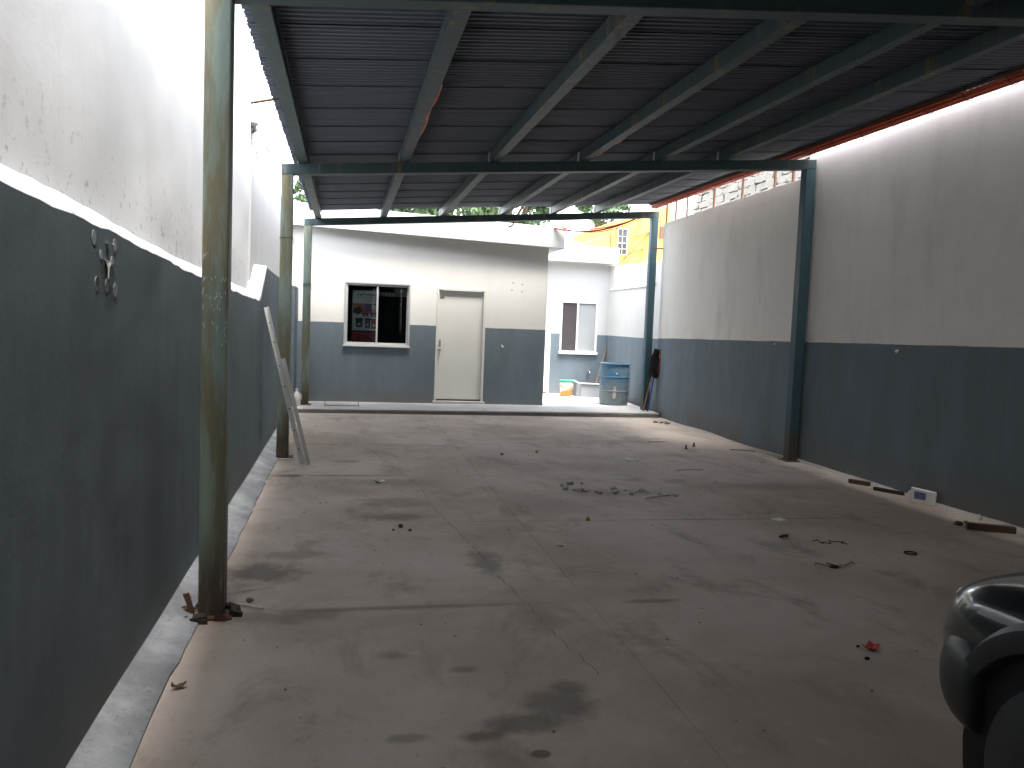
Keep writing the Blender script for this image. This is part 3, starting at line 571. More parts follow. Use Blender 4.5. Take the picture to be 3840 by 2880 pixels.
# ------------------------------------------------------------------ carport
K = .083
def zb(x, yf=9.15): return 3.03+K*(x+.57)                           # underside of the cross beams
cp = thing('carport', 'teal steel carport with a corrugated sheet roof covering the yard', 'carport', (2.4, 9.2, 0))
FR = [(4.32, 0, 0), (9.15, 0, 0), (14.10, ZP, 0), (-.52, 0, 0), (-5.3, 0, 0)]
for yf, z0, _ in FR:
    for x0, x1, mt in ((-.70, -.575, 'post_left'), (5.345 if yf < 12 else 5.295, 5.47 if yf < 12 else 5.42, 'post_right')):
        p = part('post', MB().hexa([(x0, yf, z0), (x1, yf, z0), (x1, yf+.125, z0), (x0, yf+.125, z0)], [(x0, yf, zb(x0)+.07), (x1, yf, zb(x1)+.07), (x1, yf+.125, zb(x1)+.07), (x0, yf+.125, zb(x0)+.07)]), mt, cp, bevel=.008)
        part('base_plate', MB().box(x0-.045, x1+.045, yf-.05, yf+.175, z0-.004, z0+.009), 'rust', p)
    a, b = -.702, 5.472 if yf < 12 else 5.422
    up = .05 if 4 < yf < 5 else 0
    part('beam', MB().hexa([(a, yf-.004, zb(a)+up), (b, yf-.004, zb(b)+up), (b, yf+.129, zb(b)+up), (a, yf+.129, zb(a)+up)], [(a, yf-.004, zb(a)+.112+up), (b, yf-.004, zb(b)+.112+up), (b, yf+.129, zb(b)+.112+up), (a, yf+.129, zb(a)+.112+up)]), 'beam', cp, bevel=.006)
PX = [-.475, .585, 1.575, 2.60, 3.50, 4.29]; PZ = .113; PH = .118
for x in PX:
    z = zb(x)+PZ; w_ = .05
    prf = [(x-w_, z), (x+w_, z), (x+w_, z+.02), (x+w_-.004, z+.02), (x+w_-.004, z+.004), (x-w_+.004, z+.004), (x-w_+.004, z+PH-.004), (x+w_-.004, z+PH-.004), (x+w_-.004, z+PH-.02), (x+w_, z+PH-.02), (x+w_, z+PH), (x-w_, z+PH)]
    p = part('purlin', MB().prism([(a, c+K*(a-x)) for a, c in prf], 'y', -5.6, 14.20), 'purlin', cp)
    for yf, _, _ in FR: part('clip', MB().box(x-w_-.012, x-w_-.006, yf+.03, yf+.085, z-.01, z+PH-.012), 'rail', p)
def zr(x): return zb(x)+PZ+PH+.004
RX0, RX1, PW = -.615, 5.375, .68; y = 14.16; prof_c = []
i = 0
while y > -5.8:
    y1, y0 = y, y-PW-.05; pts = []; nn = 10; pt = (y1-y0)/nn
    for j in range(nn): a = y0+j*pt; pts += [(a, 0), (a+pt*.30, 0), (a+pt*.42, .017), (a+pt*.88, .017)]
    pts.append((y1, 0)); tilt = .010
    v, f = [], []
    for q, (yy, h) in enumerate(pts):
        lift = tilt*(yy-y0)/(y1-y0)+jit(.0006)
        for xx in (RX0+jit(.008), lerp(RX0, RX1, .5), RX1): v.append((xx, yy, zr(xx)+h+lift))
        if q: b = (q-1)*3; f += [(b, b+3, b+4, b+1), (b+1, b+4, b+5, b+2)]
    o = part('roof_sheet', MB().add(v, f), 'roof', cp)
    sol = o.modifiers.new('thickness', 'SOLIDIFY'); sol.thickness = .0015; sol.offset = 1
    y -= PW
scr = [o for o in cp.children if o.name.startswith('post')][0]
for q in range(34):
    x = rnd.uniform(-.695, -.585); z = 1.60+rnd.gauss(0, .09)-(x+.64)*.6; L = rnd.uniform(.006, .03); a = rnd.uniform(.9, 2.0)
    part('scratch', MB().hexa([(x, 4.3185, z), (x+.0025, 4.3185, z), (x+.0025, 4.321, z), (x, 4.321, z)], [(x+L*math.cos(a), 4.3185, z+L*math.sin(a)), (x+L*math.cos(a)+.002, 4.3185, z+L*math.sin(a)), (x+L*math.cos(a)+.002, 4.321, z+L*math.sin(a)), (x+L*math.cos(a), 4.321, z+L*math.sin(a))]), 'paper', scr)
for yb, zt_ in ((14.05, 3.72), (13.63, 3.73), (13.15, 3.73), (12.12, 3.73), (11.18, 3.73), (10.26, 3.73), (9.80, 3.73)):
    part('strut', MB().box(5.535, 5.56, yb-.012, yb+.016, 3.40, 3.765), 'rust', cp)
part('edge_angle', MB().prism([(5.352, zr(5.352)-.012), (5.366, zr(5.366)-.012), (5.366, zr(5.366)-.075), (5.352, zr(5.352)-.075)], 'y', -5.6, 14.14), 'conduit', cp)
part('edge_angle', MB().prism([(5.21, zr(5.21)-.006), (5.295, zr(5.295)-.006), (5.295, zr(5.295)-.010), (5.216, zr(5.216)-.010), (5.216, zr(5.216)-.03), (5.21, zr(5.21)-.03)], 'y', -5.6, 14.14), 'rust', cp)
part('edge_rail', MB().box(5.53, 5.565, 9.5, 14.2, 3.765, 3.79), 'rust', cp)
cb = thing('conduit_bundle', 'orange red conduits tied along the right edge of the carport roof', 'conduit', (5.3, 9, 3.6))
for dx, dz, s_ in ((.03, .0, 1), (.065, .012, 2), (.045, .036, 3), (.085, .045, 4), (.02, .03, 5)):
    part('conduit', MB().tube([(5.262+dx+.006*mnoise.noise((yy*.7, s_, 0)), yy, zr(5.26)-.058+dz+.006*mnoise.noise((yy*.9, s_, 5))) for yy in [lerp(14.12, -5, t/70) for t in range(71)]], .016, 8), 'conduit', cb, True)
for t in range(38):
    yy = 14.0-t*.5
    part('tie', MB().tube([(5.24, yy, zr(5.24)-.012), (5.262, yy, zr(5.26)-.065), (5.295, yy, zr(5.26)-.098), (5.345, yy, zr(5.26)-.085), (5.368, yy, zr(5.26)-.03), (5.36, yy, zr(5.36)-.008)], .003, 5), 'black', cb)
def sag(a, b, d, n=16): return [Vector(a).lerp(Vector(b), t/n)-Vector((0, 0, d*4*(t/n)*(1-t/n))) for t in range(n+1)]
for px, ya, yb_, nm in ((PX[1], 6.1, 7.9, 'red conduit lying in the second purlin of the carport roof'), (PX[3], 7.9, 9.0, 'red conduit lying in the fourth purlin of the carport roof')):
    single('purlin_conduit', MB().tube([(px+.052+.008*math.sin(t*.9), lerp(ya, yb_, t/12), zb(px+.05)+PZ+.012+.006*math.sin(t*1.7)) for t in range(13)], .013, 8), 'conduit', nm, 'conduit', (px, ya, zb(px)), smooth=True)
hc = thing('slack_conduits', 'slack red conduits sagging from the far beam to the house roof', 'conduit', (4.3, 14.3, 3.2))
part('conduit', MB().tube(sag((5.20, 14.18, 3.60), (3.62, 14.55, 3.29), .17), .016, 8), 'conduit', hc, True); part('conduit', MB().tube(sag((5.24, 14.17, 3.60), (3.66, 14.50, 3.31), .14), .012, 8), 'conduit', hc, True)
part('cable', MB().tube(sag((5.22, 14.16, 3.58), (3.64, 14.45, 3.31), .20), .007, 6), 'black', hc, True)
single('conduit_stub', MB().tube([(2.80, 14.16, 3.32), (2.80, 14.16, 3.26), (2.76, 14.15, 3.22), (2.71, 14.15, 3.205)], .012, 8), 'conduit', 'short red conduit end poking down from the far beam', 'conduit', (2.8, 14.16, 3.3), smooth=True)
single('roof_rod', MB().tube([(-.78, 7.0, 3.215), (-.50, 7.02, 3.29)], .012, 6), 'rust', 'short rusty rod sticking out past the left roof edge', 'rod', (-.6, 7, 3.2))
single('overhead_wire', MB().tube([(-1.02, 9.1, 3.46), (-.99, 10.0, 3.50), (-.93, 11.0, 3.52), (-.82, 12.0, 3.48), (-.62, 12.4, 3.29)], .004, 5), 'wire', 'thin black wire drooping from the left wall top to the roof edge', 'wire', (-.9, 11, 3.5))
def wrap(x0, x1, yf, z, n, lab, nm='tie_wire'):
    mb = MB()
    for q in range(n):
        zz = z+q*.02; a = .004
        mb.tube([(x0-a, yf-a, zz), (x1+a, yf-a, zz+.008), (x1+a, yf+.125+a, zz+.004), (x0-a, yf+.125+a, zz-.004), (x0-a, yf-a, zz)], .003, 5)
    mb.tube([(x1+.004, yf-.004, z), (x1+.02, yf-.02, z-.02), (x1+.015, yf-.02, z-.06)], .0025, 5)
    single(nm, mb, 'wire', lab, 'wire', (x0, yf, z))
wrap(-.70, -.575, 9.15, 2.36, 1, 'single loop of wire round the middle left post'); wrap(-.70, -.575, 14.10, 2.03, 3, 'several loops of wire round the far left post')

eb_ = thing('light_block_storey', 'flat concrete storey over the street end of the yard, unseen and added to block light', 'building', (2.2, -3, 3.85))  # unseen storey added behind the camera to darken the foreground
part('slab', MB().box(-1.35, 5.75, -8, -.4, 3.86, 4.1), 'cement', eb_); part('block_storey_wall', MB().box(-1.3, 5.7, -.7, -.45, 4.101, 6.8), 'cement', eb_)
gt = thing('light_block_gate', 'tall dark sheet steel gate, unseen and added to block light from the street end', 'gate', (2.3, -4.4, 0))  # unseen gate added to shut out light from behind the camera
for q in range(6): part('block_gate_panel', MB().box(-1.1+q*1.1, -.006+q*1.1, -4.44, -4.40, .02, 3.9), 'beam', gt)
part('block_gate_rail', MB().box(-1.1, 5.5, -4.395, -4.35, 1.9, 1.98), 'beam', gt)
# ------------------------------------------------------------------ neighbours beyond the walls
sw = thing('stone_wall', 'rough whitewashed stone wall of the neighbour beyond the right wall', 'wall', (6.6, 12, 0))
part('core', MB().box(6.43, 6.9, 8.6, 14.84, -.05, 4.6), 'mortar', sw)
smesh = []
for q in range(10):
    mb = MB().box(-.5, .5, -.5, .5, -.5, .5); me = mb.mesh(); bm = bmesh.new(); bm.from_mesh(me); bmesh.ops.subdivide_edges(bm, edges=bm.edges, cuts=1)
    for vv in bm.verts: l = vv.co.length; vv.co *= (.80/l if l > .80 else 1); vv.co += Vector((jit(.07), jit(.07), jit(.07)))
    bm.to_mesh(me); bm.free(); me.materials.append(M['stone'])
    smesh.append(me)
z = 3.32
while z < 4.40:
    h = rnd.uniform(.085, .125); y = 9.6+rnd.uniform(0, .2)
    while y < 14.6:
        l = rnd.uniform(.15, .34); l = min(l, 14.83-y)
        o = bpy.data.objects.new('stone', rnd.choice(smesh)); col.objects.link(o); o.parent = sw
        o.location = Vector((6.43+rnd.uniform(-.02, .02), y+l/2, z+h/2))-Vector(sw.location); o.scale = (.16, l*1.08, h*1.10*rnd.uniform(.85, 1.05)); o.rotation_euler = (jit(.06), 0, 0)
        y += l+.016
    z += h+.012
def far(x, z): return (2*x, 1.55+2*(z-1.55))               # seen at 22 m, stands at 44 m
yb = thing('yellow_house', 'yellow house with ochre wall braces beyond the back right corner', 'house', (16, 44, 0))
part('wall', MB().prism([(14.2, -.06), (17.58, -.06), (17.58, 8.45), (15.2, 7.62), (14.22, 7.33)], 'y', 44, 52), 'yellow', yb)
part('lean_to', MB().prism([(11.2, -.06), (14.19, -.06), (14.19, 6.68), (12.3, 5.88), (11.2, 5.4)], 'y', 44.1, 51), 'yellow', yb)
yw = part('window', frame_rect(14.55, 15.13, 5.55, 7.0, 43.93, 44.0, .05), 'frosted', yb); part('pane', MB().box(14.6, 15.08, 43.96, 43.99, 6.22, 6.95), 'tyre', yw); part('pane', MB().box(14.6, 15.08, 43.96, 43.99, 5.6, 6.17), 'wood_dark', yw)
part('bar', MB().box(14.6, 15.08, 43.94, 43.959, 6.17, 6.22).box(14.82, 14.85, 43.94, 43.959, 5.6, 6.17).box(14.82, 14.85, 43.94, 43.959, 6.22, 6.95).box(14.6, 14.82, 43.94, 43.959, 5.87, 5.9).box(14.85, 15.08, 43.94, 43.959, 5.87, 5.9).box(14.6, 14.82, 43.94, 43.959, 6.55, 6.58).box(14.85, 15.08, 43.94, 43.959, 6.55, 6.58), 'frosted', yw)
for a, b in (((15.86, 7.53), (14.9, 4.8)), ((16.34, 6.5), (15.7, 4.8)), ((15.54, 6.63), (16.4, 6.93)), ((15.26, 5.73), (16.08, 5.99)), ((16.9, 7.9), (16.34, 6.5))): part('brace', MB().tube([(a[0], 43.93, a[1]), (b[0], 43.93, b[1])], .045, 8), 'brace', yb)
part('cable', MB().tube([(17.0, 43.9, 7.6), (15.9, 43.9, 6.3), (14.6, 43.9, 4.95)], .018, 5).tube([(14.55, 43.9, 7.3), (14.3, 43.9, 6.2), (14.2, 43.9, 5.4)], .015, 5), 'wire', yb)
part('window_frame', MB().box(17.0, 17.4, 43.9, 44.0, 6.6, 7.25), 'wood_red', yb)
gh = thing('grey_house', 'pale grey house wall right of the yellow house', 'house', (19, 46, 0)); part('wall', MB().prism([(17.6, -.06), (22, -.06), (22, 8.4), (19.5, 8.6), (17.6, 8.9)], 'y', 46, 54), 'grey_house', gh); part('window', MB().box(19.6, 20.4, 45.95, 46.0, 6.4, 7.3), 'tower_window', gh)
tw = thing('tower_block', 'pale high tower block far away above the left wall', 'tower', (-39, 420, 0))
part('wall', MB().box(-52, -34.0, 420, 436, -.06, 82), 'tower', tw)
for q in range(14):
    for x in (-37.2, -39.6): part('window', MB().box(x-.5, x+.5, 419.8, 420, 78-q*3.2-1.7, 78-q*3.2), 'tower_window', tw)
part('window', MB().box(-40.2, -36.6, 419.8, 420, 79.6, 81), 'tower_window', tw)

# ------------------------------------------------------------------ trees
def tree(loc, r, zc, n, label, seed, size=.14):
    rg = random.Random(seed); t = thing('tree', label, 'tree', (*loc, 0), 'trees behind the house')
    lx, ly = loc; top = zc+r[2]*.5
    mb = MB().tube([(lx, ly, -.06), (lx+.1, ly, zc*.4), (lx-.05, ly+.1, zc)], .22, 9, .12); lim = []
    for q in range(9):
        a = rg.uniform(0, 6.28); e = (lx+r[0]*.75*math.cos(a), ly+r[1]*.75*math.sin(a), zc+rg.uniform(-.4, .6)*r[2]); lim.append(e)
        mb.tube([(lx, ly, zc*rg.uniform(.55, .9)), (lerp(lx, e[0], .5), lerp(ly, e[1], .5), lerp(zc*.8, e[2], .6)), e], .07, 6, .02)
    part('trunk', mb, 'trunk', t, True)
    cl = []
    for q in range(46):
        a, b_ = rg.uniform(0, 6.28), math.acos(rg.uniform(-1, 1)); k_ = rg.uniform(.35, 1)**.5
        cl.append((lx+r[0]*k_*math.sin(b_)*math.cos(a), ly+r[1]*k_*math.sin(b_)*math.sin(a), zc+r[2]*k_*math.cos(b_), rg.uniform(.18, .34)))
    v, f = [], []
    for q in range(n):
        c = rg.choice(cl); d = Vector((rg.gauss(0, 1), rg.gauss(0, 1), rg.gauss(0, .8))).normalized()*c[3]*min(r)*rg.uniform(.2, 1.1)
        p = Vector(c[:3])+d; nrm = Vector((rg.gauss(0, 1), rg.gauss(0, 1), rg.gauss(.6, 1))).normalized(); a = nrm.orthogonal().normalized(); b2 = nrm.cross(a); ang = rg.uniform(0, 6.28); a, b2 = a*math.cos(ang)+b2*math.sin(ang), b2*math.cos(ang)-a*math.sin(ang); s_ = size*rg.uniform(.6, 1.2); o = len(v)
        v += [p-a*s_, p+b2*s_*.45+nrm*s_*.12, p+a*s_, p-b2*s_*.45+nrm*s_*.12]; f.append((o, o+1, o+2, o+3))
    part('crown', MB().add(v, f), 'foliage', t)
tree((3.2, 30), (2.3, 2.0, 1.7), 6.3, 9000, 'leafy green tree behind the middle of the house roof', 1)
tree((6.0, 31), (1.9, 2.0, 1.5), 6.3, 8000, 'leafy green tree behind the right end of the house roof', 2)
tree((19.0, 62), (2.1, 2.1, 1.6), 11.0, 3200, 'sparse tree behind the yellow house roof', 3, .2)
tree((-1.45, 30), (.42, .6, .8), 5.6, 1500, 'small leafy tree seen above the far left wall', 4, .11)

# ------------------------------------------------------------------ parked car at the lower right
cr_ = thing('parked_car', 'near black car nosing in at the lower right corner', 'car', (2.67, .4, 0))
CX, CW = 2.745, .865
def station(y, hw, zlow, zsh, ztop, crown):
    # half section from rocker up to the bonnet centre line
    return [(hw*.80, zlow), (hw*.95, zlow+.05), (hw*1.0, lerp(zlow, zsh, .45)), (hw*.995, zsh-.10), (hw*.965, zsh-.02), (hw*.90, zsh+.035), (hw*.72, lerp(zsh, ztop, .75)), (hw*.42, ztop-crown*.15), (0, ztop)]
ST = [(2.40, .70, .44, .66, .70, .02), (2.38, .75, .42, .70, .76, .03), (2.31, .80, .40, .735, .81, .04), (2.20, .84, .38, .765, .85, .05), (2.06, .86, .22, .775, .87, .05), (1.85, .865, .21, .785, .885, .05), (1.4, .865, .20, .80, .915, .05), (.95, .865, .20, .85, .97, .05), (.5, .865, .20, .87, .99, .03), (-.6, .865, .20, .89, 1.0, .03), (-1.2, .86, .21, .90, 1.02, .03), (-1.65, .83, .25, .88, 1.0, .03), (-1.85, .70, .32, .80, .92, .03)]
v, f = [], []; ring = None
for q, s_ in enumerate(ST):
    hp = station(*s_); pts = [(CX-x, s_[0], z) for x, z in hp]+[(CX+x, s_[0], z) for x, z in hp[-2::-1]]; n = len(pts); v += pts
    if q: f += [((q-1)*n+j, (q-1)*n+(j+1) % n, q*n+(j+1) % n, q*n+j) for j in range(n)]
f += [tuple(range(n)), tuple(range((len(ST)-1)*n, len(ST)*n))]
body = part('body', MB().add(v, f), 'car', cr_, 180)
ss = body.modifiers.new('sub', 'SUBSURF'); ss.levels = 2; ss.render_levels = 2
WY, WR = 1.73, .33
cut = MB().lathe([(.395, 1.5), (.395, 2.12)], 40, (0, WY, .33), 'x').lathe([(.395, 3.2), (.395, 4.0)], 40, (0, WY, .33), 'x').lathe([(.395, 1.5), (.395, 2.12)], 40, (0, -1.0, .33), 'x').lathe([(.395, 3.2), (.395, 4.0)], 40, (0, -1.0, .33), 'x')
co = link('cutter', cut.mesh(cr_.location), 'black', cr_); bo = body.modifiers.new('arch', 'BOOLEAN'); bo.object = co; bo.operation = 'DIFFERENCE'; bo.solver = 'EXACT'
bpy.context.view_layer.update()
nm = bpy.data.meshes.new_from_object(body.evaluated_get(bpy.context.evaluated_depsgraph_get())); body.modifiers.clear(); body.data = nm; bpy.data.objects.remove(co)
body.data.materials.clear(); body.data.materials.append(M['car'])
for p in body.data.polygons: p.use_smooth = True; p.material_index = 0
body.data.set_sharp_from_angle(angle=R_(45))
def arc(cy, r, a0, a1, n): return [(cy+r*math.cos(lerp(a0, a1, t/n)), .33+r*math.sin(lerp(a0, a1, t/n))) for t in range(n+1)]
for cy in (WY, -1.0):
    for sx in (-1, 1):
        pts = arc(cy, .412, -.25, math.pi+.25, 26)
        v, f = [], []; nA = 30
        for q in range(nA+1):
            t = lerp(.42 if cy > 0 else -.28, math.pi+.28, q/nA)
            for r_, o_ in ((.392, -.06), (.394, .012), (.402, .026), (.43, .030), (.462, .022), (.485, -.02)): v.append((CX+sx*(CW+o_), cy+r_*math.cos(t), .33+r_*math.sin(t)))
            if q: f += [((q-1)*6+g_, q*6+g_, q*6+g_+1, (q-1)*6+g_+1) for g_ in range(5)]
        part('arch_trim', MB().add(v, f), 'car_plastic', cr_, 40)
        xo = CX+sx*CW; wh = part('wheel', MB().lathe([(.20, -.10), (.285, -.105), (.315, -.085), (WR, -.04), (WR, .04), (.315, .085), (.285, .105), (.20, .10)], 44, (xo-sx*.10, cy, WR), 'x'), 'tyre', cr_, 40)
        part('rim', MB().lathe([(1e-6, sx*.05), (.05, sx*.06), (.14, sx*.03), (.19, sx*.075), (.205, sx*.09), (.205, -sx*.05)], 30, (xo-sx*.125, cy, WR), 'x'), 'car_plastic', wh, 40)
        for q in range(8):
            a = q*math.pi/4; part('spoke', MB().tube([(xo-sx*.06, cy+.05*math.cos(a), WR+.05*math.sin(a)), (xo-sx*.06, cy+.185*math.cos(a), WR+.185*math.sin(a))], .016, 6), 'chrome', wh, True)
        part('arch_liner', MB().lathe([(.40, 0), (.40, -sx*.26), (1e-6, -sx*.26)], 30, (xo-sx*.012, cy, .34), 'x'), 'black', cr_)
# wrap-round bumper
path = [(CX-CW-.005, 2.05), (CX-CW+.0, 2.10), (CX-CW+.025, 2.19), (CX-CW+.09, 2.29), (CX-CW+.22, 2.37), (CX-.35, 2.42), (CX, 2.43)]; path += [(2*CX-x, y) for x, y in path[-2::-1]]
sec = [(-.05, .36), (.0, .365), (.03, .41), (.045, .47), (.045, .53), (.03, .59), (.005, .625), (-.05, .645)]
v, f = [], []
for q, (x, y) in enumerate(path):
    a = path[max(0, q-1)]; b = path[min(len(path)-1, q+1)]; d = Vector((b[0]-a[0], b[1]-a[1])).normalized(); nn_ = Vector((-d.y, d.x))
    v += [(x+nn_.x*o_, y+nn_.y*o_, z) for o_, z in sec]
    if q: f += [((q-1)*8+j, q*8+j, q*8+j+1, (q-1)*8+j+1) for j in range(7)]
f += [tuple(range(8)), tuple(range(len(v)-8, len(v)))]
bp = part('bumper', MB().add(v, f), 'car_plastic', cr_, 180); s2 = bp.modifiers.new('sub', 'SUBSURF'); s2.levels = 2; s2.render_levels = 2
for sx in (-1, 1):
    part('headlight', MB().ellipsoid((CX+sx*.56, 2.365, .70), (.15, .05, .045), 20, 12), 'lens', cr_, True)
part('grille', MB().box(CX-.36, CX+.36, 2.395, 2.415, .655, .70), 'black', cr_)
# cabin
cab = [(.98, .98, .74), (.30, 1.42, .60), (-.75, 1.43, .60), (-1.45, 1.03, .72)]
v, f = [], []
for y, z, hw in cab: v += [(CX-hw, y, z), (CX+hw, y, z)]
rf = part('roof', MB().hexa([(CX-.62, -.80, 1.40), (CX+.62, -.80, 1.40), (CX+.62, .34, 1.39), (CX-.62, .34, 1.39)], [(CX-.52, -.74, 1.45), (CX+.52, -.74, 1.45), (CX+.52, .26, 1.44), (CX-.52, .26, 1.44)]), 'car', cr_, bevel=.03)
part('windscreen', MB().add([(CX-.74, .96, .965), (CX+.74, .96, .965), (CX+.60, .30, 1.40), (CX-.60, .30, 1.40)], [(0, 1, 2, 3)]), 'glass_car', cr_); part('rear_window', MB().add([(CX-.72, -1.40, 1.0), (CX+.72, -1.40, 1.0), (CX+.60, -.78, 1.41), (CX-.60, -.78, 1.41)], [(0, 1, 2, 3)]), 'glass_car', cr_)
for sx in (-1, 1):
    part('side_window', MB().add([(CX+sx*.80, .86, .93), (CX+sx*.80, -1.25, .96), (CX+sx*.62, -.74, 1.40), (CX+sx*.62, .30, 1.39)], [(0, 1, 2, 3)]), 'glass_car', cr_)
    for a, b in (((CX+sx*.78, .98, .95), (CX+sx*.61, .32, 1.41)), ((CX+sx*.80, -.2, .95), (CX+sx*.62, -.22, 1.41)), ((CX+sx*.78, -1.38, .98), (CX+sx*.61, -.78, 1.41))): part('pillar', MB().tube([a, b], .03, 6), 'car', cr_)
    part('mirror', MB().ellipsoid((CX+sx*.95, .80, .98), (.09, .05, .06), 12, 8), 'car', cr_, True)

# ------------------------------------------------------------------ small things on the floor
def blob(c, s_, mat, name, label, cat, group=None, flat=.5, seed=0):
    r = random.Random(seed); mb = MB().ellipsoid((0, 0, 0), (s_, s_*r.uniform(.6, 1.2), s_*flat), 7, 5); mb.v = [(c[0]+x*r.uniform(.7, 1.25), c[1]+y*r.uniform(.7, 1.25), s_*flat*.75+z*r.uniform(.7, 1.1)+.002) for x, y, z in mb.v]
    return single(name, mb, mat, label, cat, (c[0], c[1], 0), group)
def flat_bit(c, s_, ang, mat, name, label, cat, curl=.012, asp=.5, group=None, seed=0):
    r = random.Random(seed); n = 5; v, f = [], []
    for i in range(n+1):
        t = i/n*2-1; wd_ = asp*s_*(1-abs(t)**2.2*.75 if name == 'leaf' else 1)*r.uniform(.85, 1.1)
        for q in (-1, 0, 1):
            x, y = t*s_, q*wd_; z = .004+curl*(t*t+.5*abs(q))*r.uniform(.6, 1.2); v.append((c[0]+x*math.cos(ang)-y*math.sin(ang), c[1]+x*math.sin(ang)+y*math.cos(ang), z))
        if i: b = (i-1)*3; f += [(b, b+1, b+4, b+3), (b+1, b+2, b+5, b+4)]
    o = single(name, MB().add(v, f), mat, label, cat, (c[0], c[1], 0), group); so = o.modifiers.new('thickness', 'SOLIDIFY'); so.thickness = .0015; return o
flat_bit((1.93, 6.24), .045, 1.3, 'leaf_yellow', 'leaf', 'curled yellow green leaf lying in the middle of the floor', 'leaf', .02, .45, seed=1)
flat_bit((-.635, 3.49), .030, .4, 'leaf_brown', 'leaf', 'dry brown leaf on the mortar fillet near the left wall', 'leaf', .02, .5, seed=2)
flat_bit((3.58, 6.22), .055, .2, 'paper', 'paper_scrap', 'square white paper scrap on the dark floor before the right wall', 'paper', .004, .8, seed=3)
flat_bit((3.34, 9.15), .075, -.2, 'paper', 'paper_scrap', 'pale creased paper scrap on the floor towards the drum', 'paper', .012, .6, seed=4)
flat_bit((.35, 7.81), .050, .1, 'paper', 'paper_scrap', 'white crumpled paper scrap on the brown stain', 'paper', .02, .5, seed=5)
flat_bit((-.35, 8.08), .030, .3, 'paper', 'paper_scrap', 'tiny white paper scrap near the foot of the metal rails', 'paper', .01, .5, seed=6)
flat_bit((1.52, 5.53), .032, -.4, 'paper', 'bottle_cap_strip', 'small pale plastic strip near the yellow green leaf', 'plastic', .012, .4, seed=7)
flat_bit((5.44, 6.12), .032, .8, 'paper', 'paper_scrap', 'white triangular paper scrap at the foot of the right wall', 'paper', .03, .5, seed=8)
for i, (x, y) in enumerate([(2.31, 9.67), (1.84, 9.47)]): blob((x, y), .02, 'orange_peel', 'fruit', ('orange dried fruit, right of the two on the far floor', 'orange dried fruit, left of the two on the far floor')[i], 'fruit', None, .8, i+20)
o = flat_bit((2.60, 3.57), .040, .5, 'red_bit', 'red_plastic', 'crumpled red plastic scrap on the dark floor left of the car', 'plastic', .016, .7, seed=9)
blob((2.50, 3.45), .014, 'black', 'black_pebble', 'small black chip just in front of the red plastic scrap', 'chip', None, .7, 31); blob((2.55, 3.60), .010, 'black', 'black_pebble', 'tiny black chip behind the red plastic scrap', 'chip', None, .7, 32)
for i, (x, y) in enumerate([(4.40, 10.05), (4.61, 10.28)]): single('anchor_bolt', MB().tube([(x, y, -.01), (x, y, .055)], .011, 8).tube([(x, y, .004), (x, y, .016)], .02, 6), 'rust', ('rusty anchor bolt standing in the floor, the nearer of two', 'rusty anchor bolt standing in the floor, the farther of two')[i], 'bolt', (x, y, 0))
RUB = [(2.09, 7.65), (2.2, 7.75), (2.32, 7.75), (2.08, 7.48), (2.21, 7.41), (2.34, 7.34), (2.36, 7.28), (2.55, 7.47), (2.52, 7.31), (2.65, 7.4), (2.65, 7.24), (2.8, 7.37), (2.83, 7.3), (2.93, 7.24), (3.06, 7.17), (2.15, 7.43), (2.26, 7.39), (2.73, 7.33)]
for i, (x, y) in enumerate(RUB): blob((x, y), rnd.uniform(.018, .042), 'crumb', 'mortar_crumb', 'grey mortar crumb in the swept line across the floor', 'crumb', 'mortar crumbs in a swept line', .5, i+40)
def twig(a, b, r, label, mat='twig', name='twig', cat='twig', bend=.01):
    mid = ((a[0]+b[0])/2+jit(bend), (a[1]+b[1])/2+jit(bend), r+.006); single(name, MB().tube([(a[0], a[1], r+.001), mid, (b[0], b[1], r+.001)], r, 6), mat, label, cat, ((a[0]+b[0])/2, (a[1]+b[1])/2, 0))
twig((2.72, 7.06), (3.02, 7.20), .008, 'pale stick lying over the mortar crumbs', 'paper', 'stick', 'stick'); twig((4.10, 10.63), (4.36, 10.68), .003, 'dark twig on the far floor before the bolts'); twig((3.62, 8.50), (3.95, 8.53), .003, 'long dark twig across the joint right of the middle')
twig((-.55, 4.50), (-.385, 4.41), .006, 'thin white stick by the foot of the near left post', 'paper', 'stick', 'stick', .002); twig((5.0, 10.0), (5.30, 9.88), .005, 'dark twigs at the foot of the right wall beside the post'); twig((3.28, 5.66), (3.36, 5.69), .01, 'short black stub in front of the square paper scrap', 'wood_dark', 'stub', 'stub', .002)
twig((-.70, 9.06), (-.50, 9.08), .006, 'thin white stick before the middle left post', 'paper', 'stick', 'stick', .002)
def ring(c, r, t, mat, label, name): single(name, MB().tube([(c[0]+r*math.cos(a), c[1]+r*math.sin(a)*.8, t+.001) for a in [2*math.pi*i/16 for i in range(17)]], t, 6), mat, label, 'ring', (c[0], c[1], 0))
ring((4.05, 5.19), .045, .005, 'wood_dark', 'dark rubber ring lying on the floor at the right', 'rubber_ring'); ring((3.25, 4.90), .025, .008, 'black', 'small black ring beside the tangled wire', 'rubber_ring')
def tangle(c, rx, ry, n, mat, label, seed, name='tangled_wire'):
    r = random.Random(seed); p = [(c[0]+r.uniform(-rx, rx), c[1]+r.uniform(-ry, ry), r.uniform(.004, .02)) for _ in range(n)]; p.sort(); single(name, MB().tube(p, .0035, 5), mat, label, 'wire', (c[0], c[1], 0))
tangle((3.60, 5.49), .14, .05, 14, 'wire', 'tangle of dark wire on the floor in front of the right wall', 1); tangle((3.28, 4.93), .16, .06, 12, 'leaf_brown', 'reddish wire strand on the floor near the small black ring', 2)
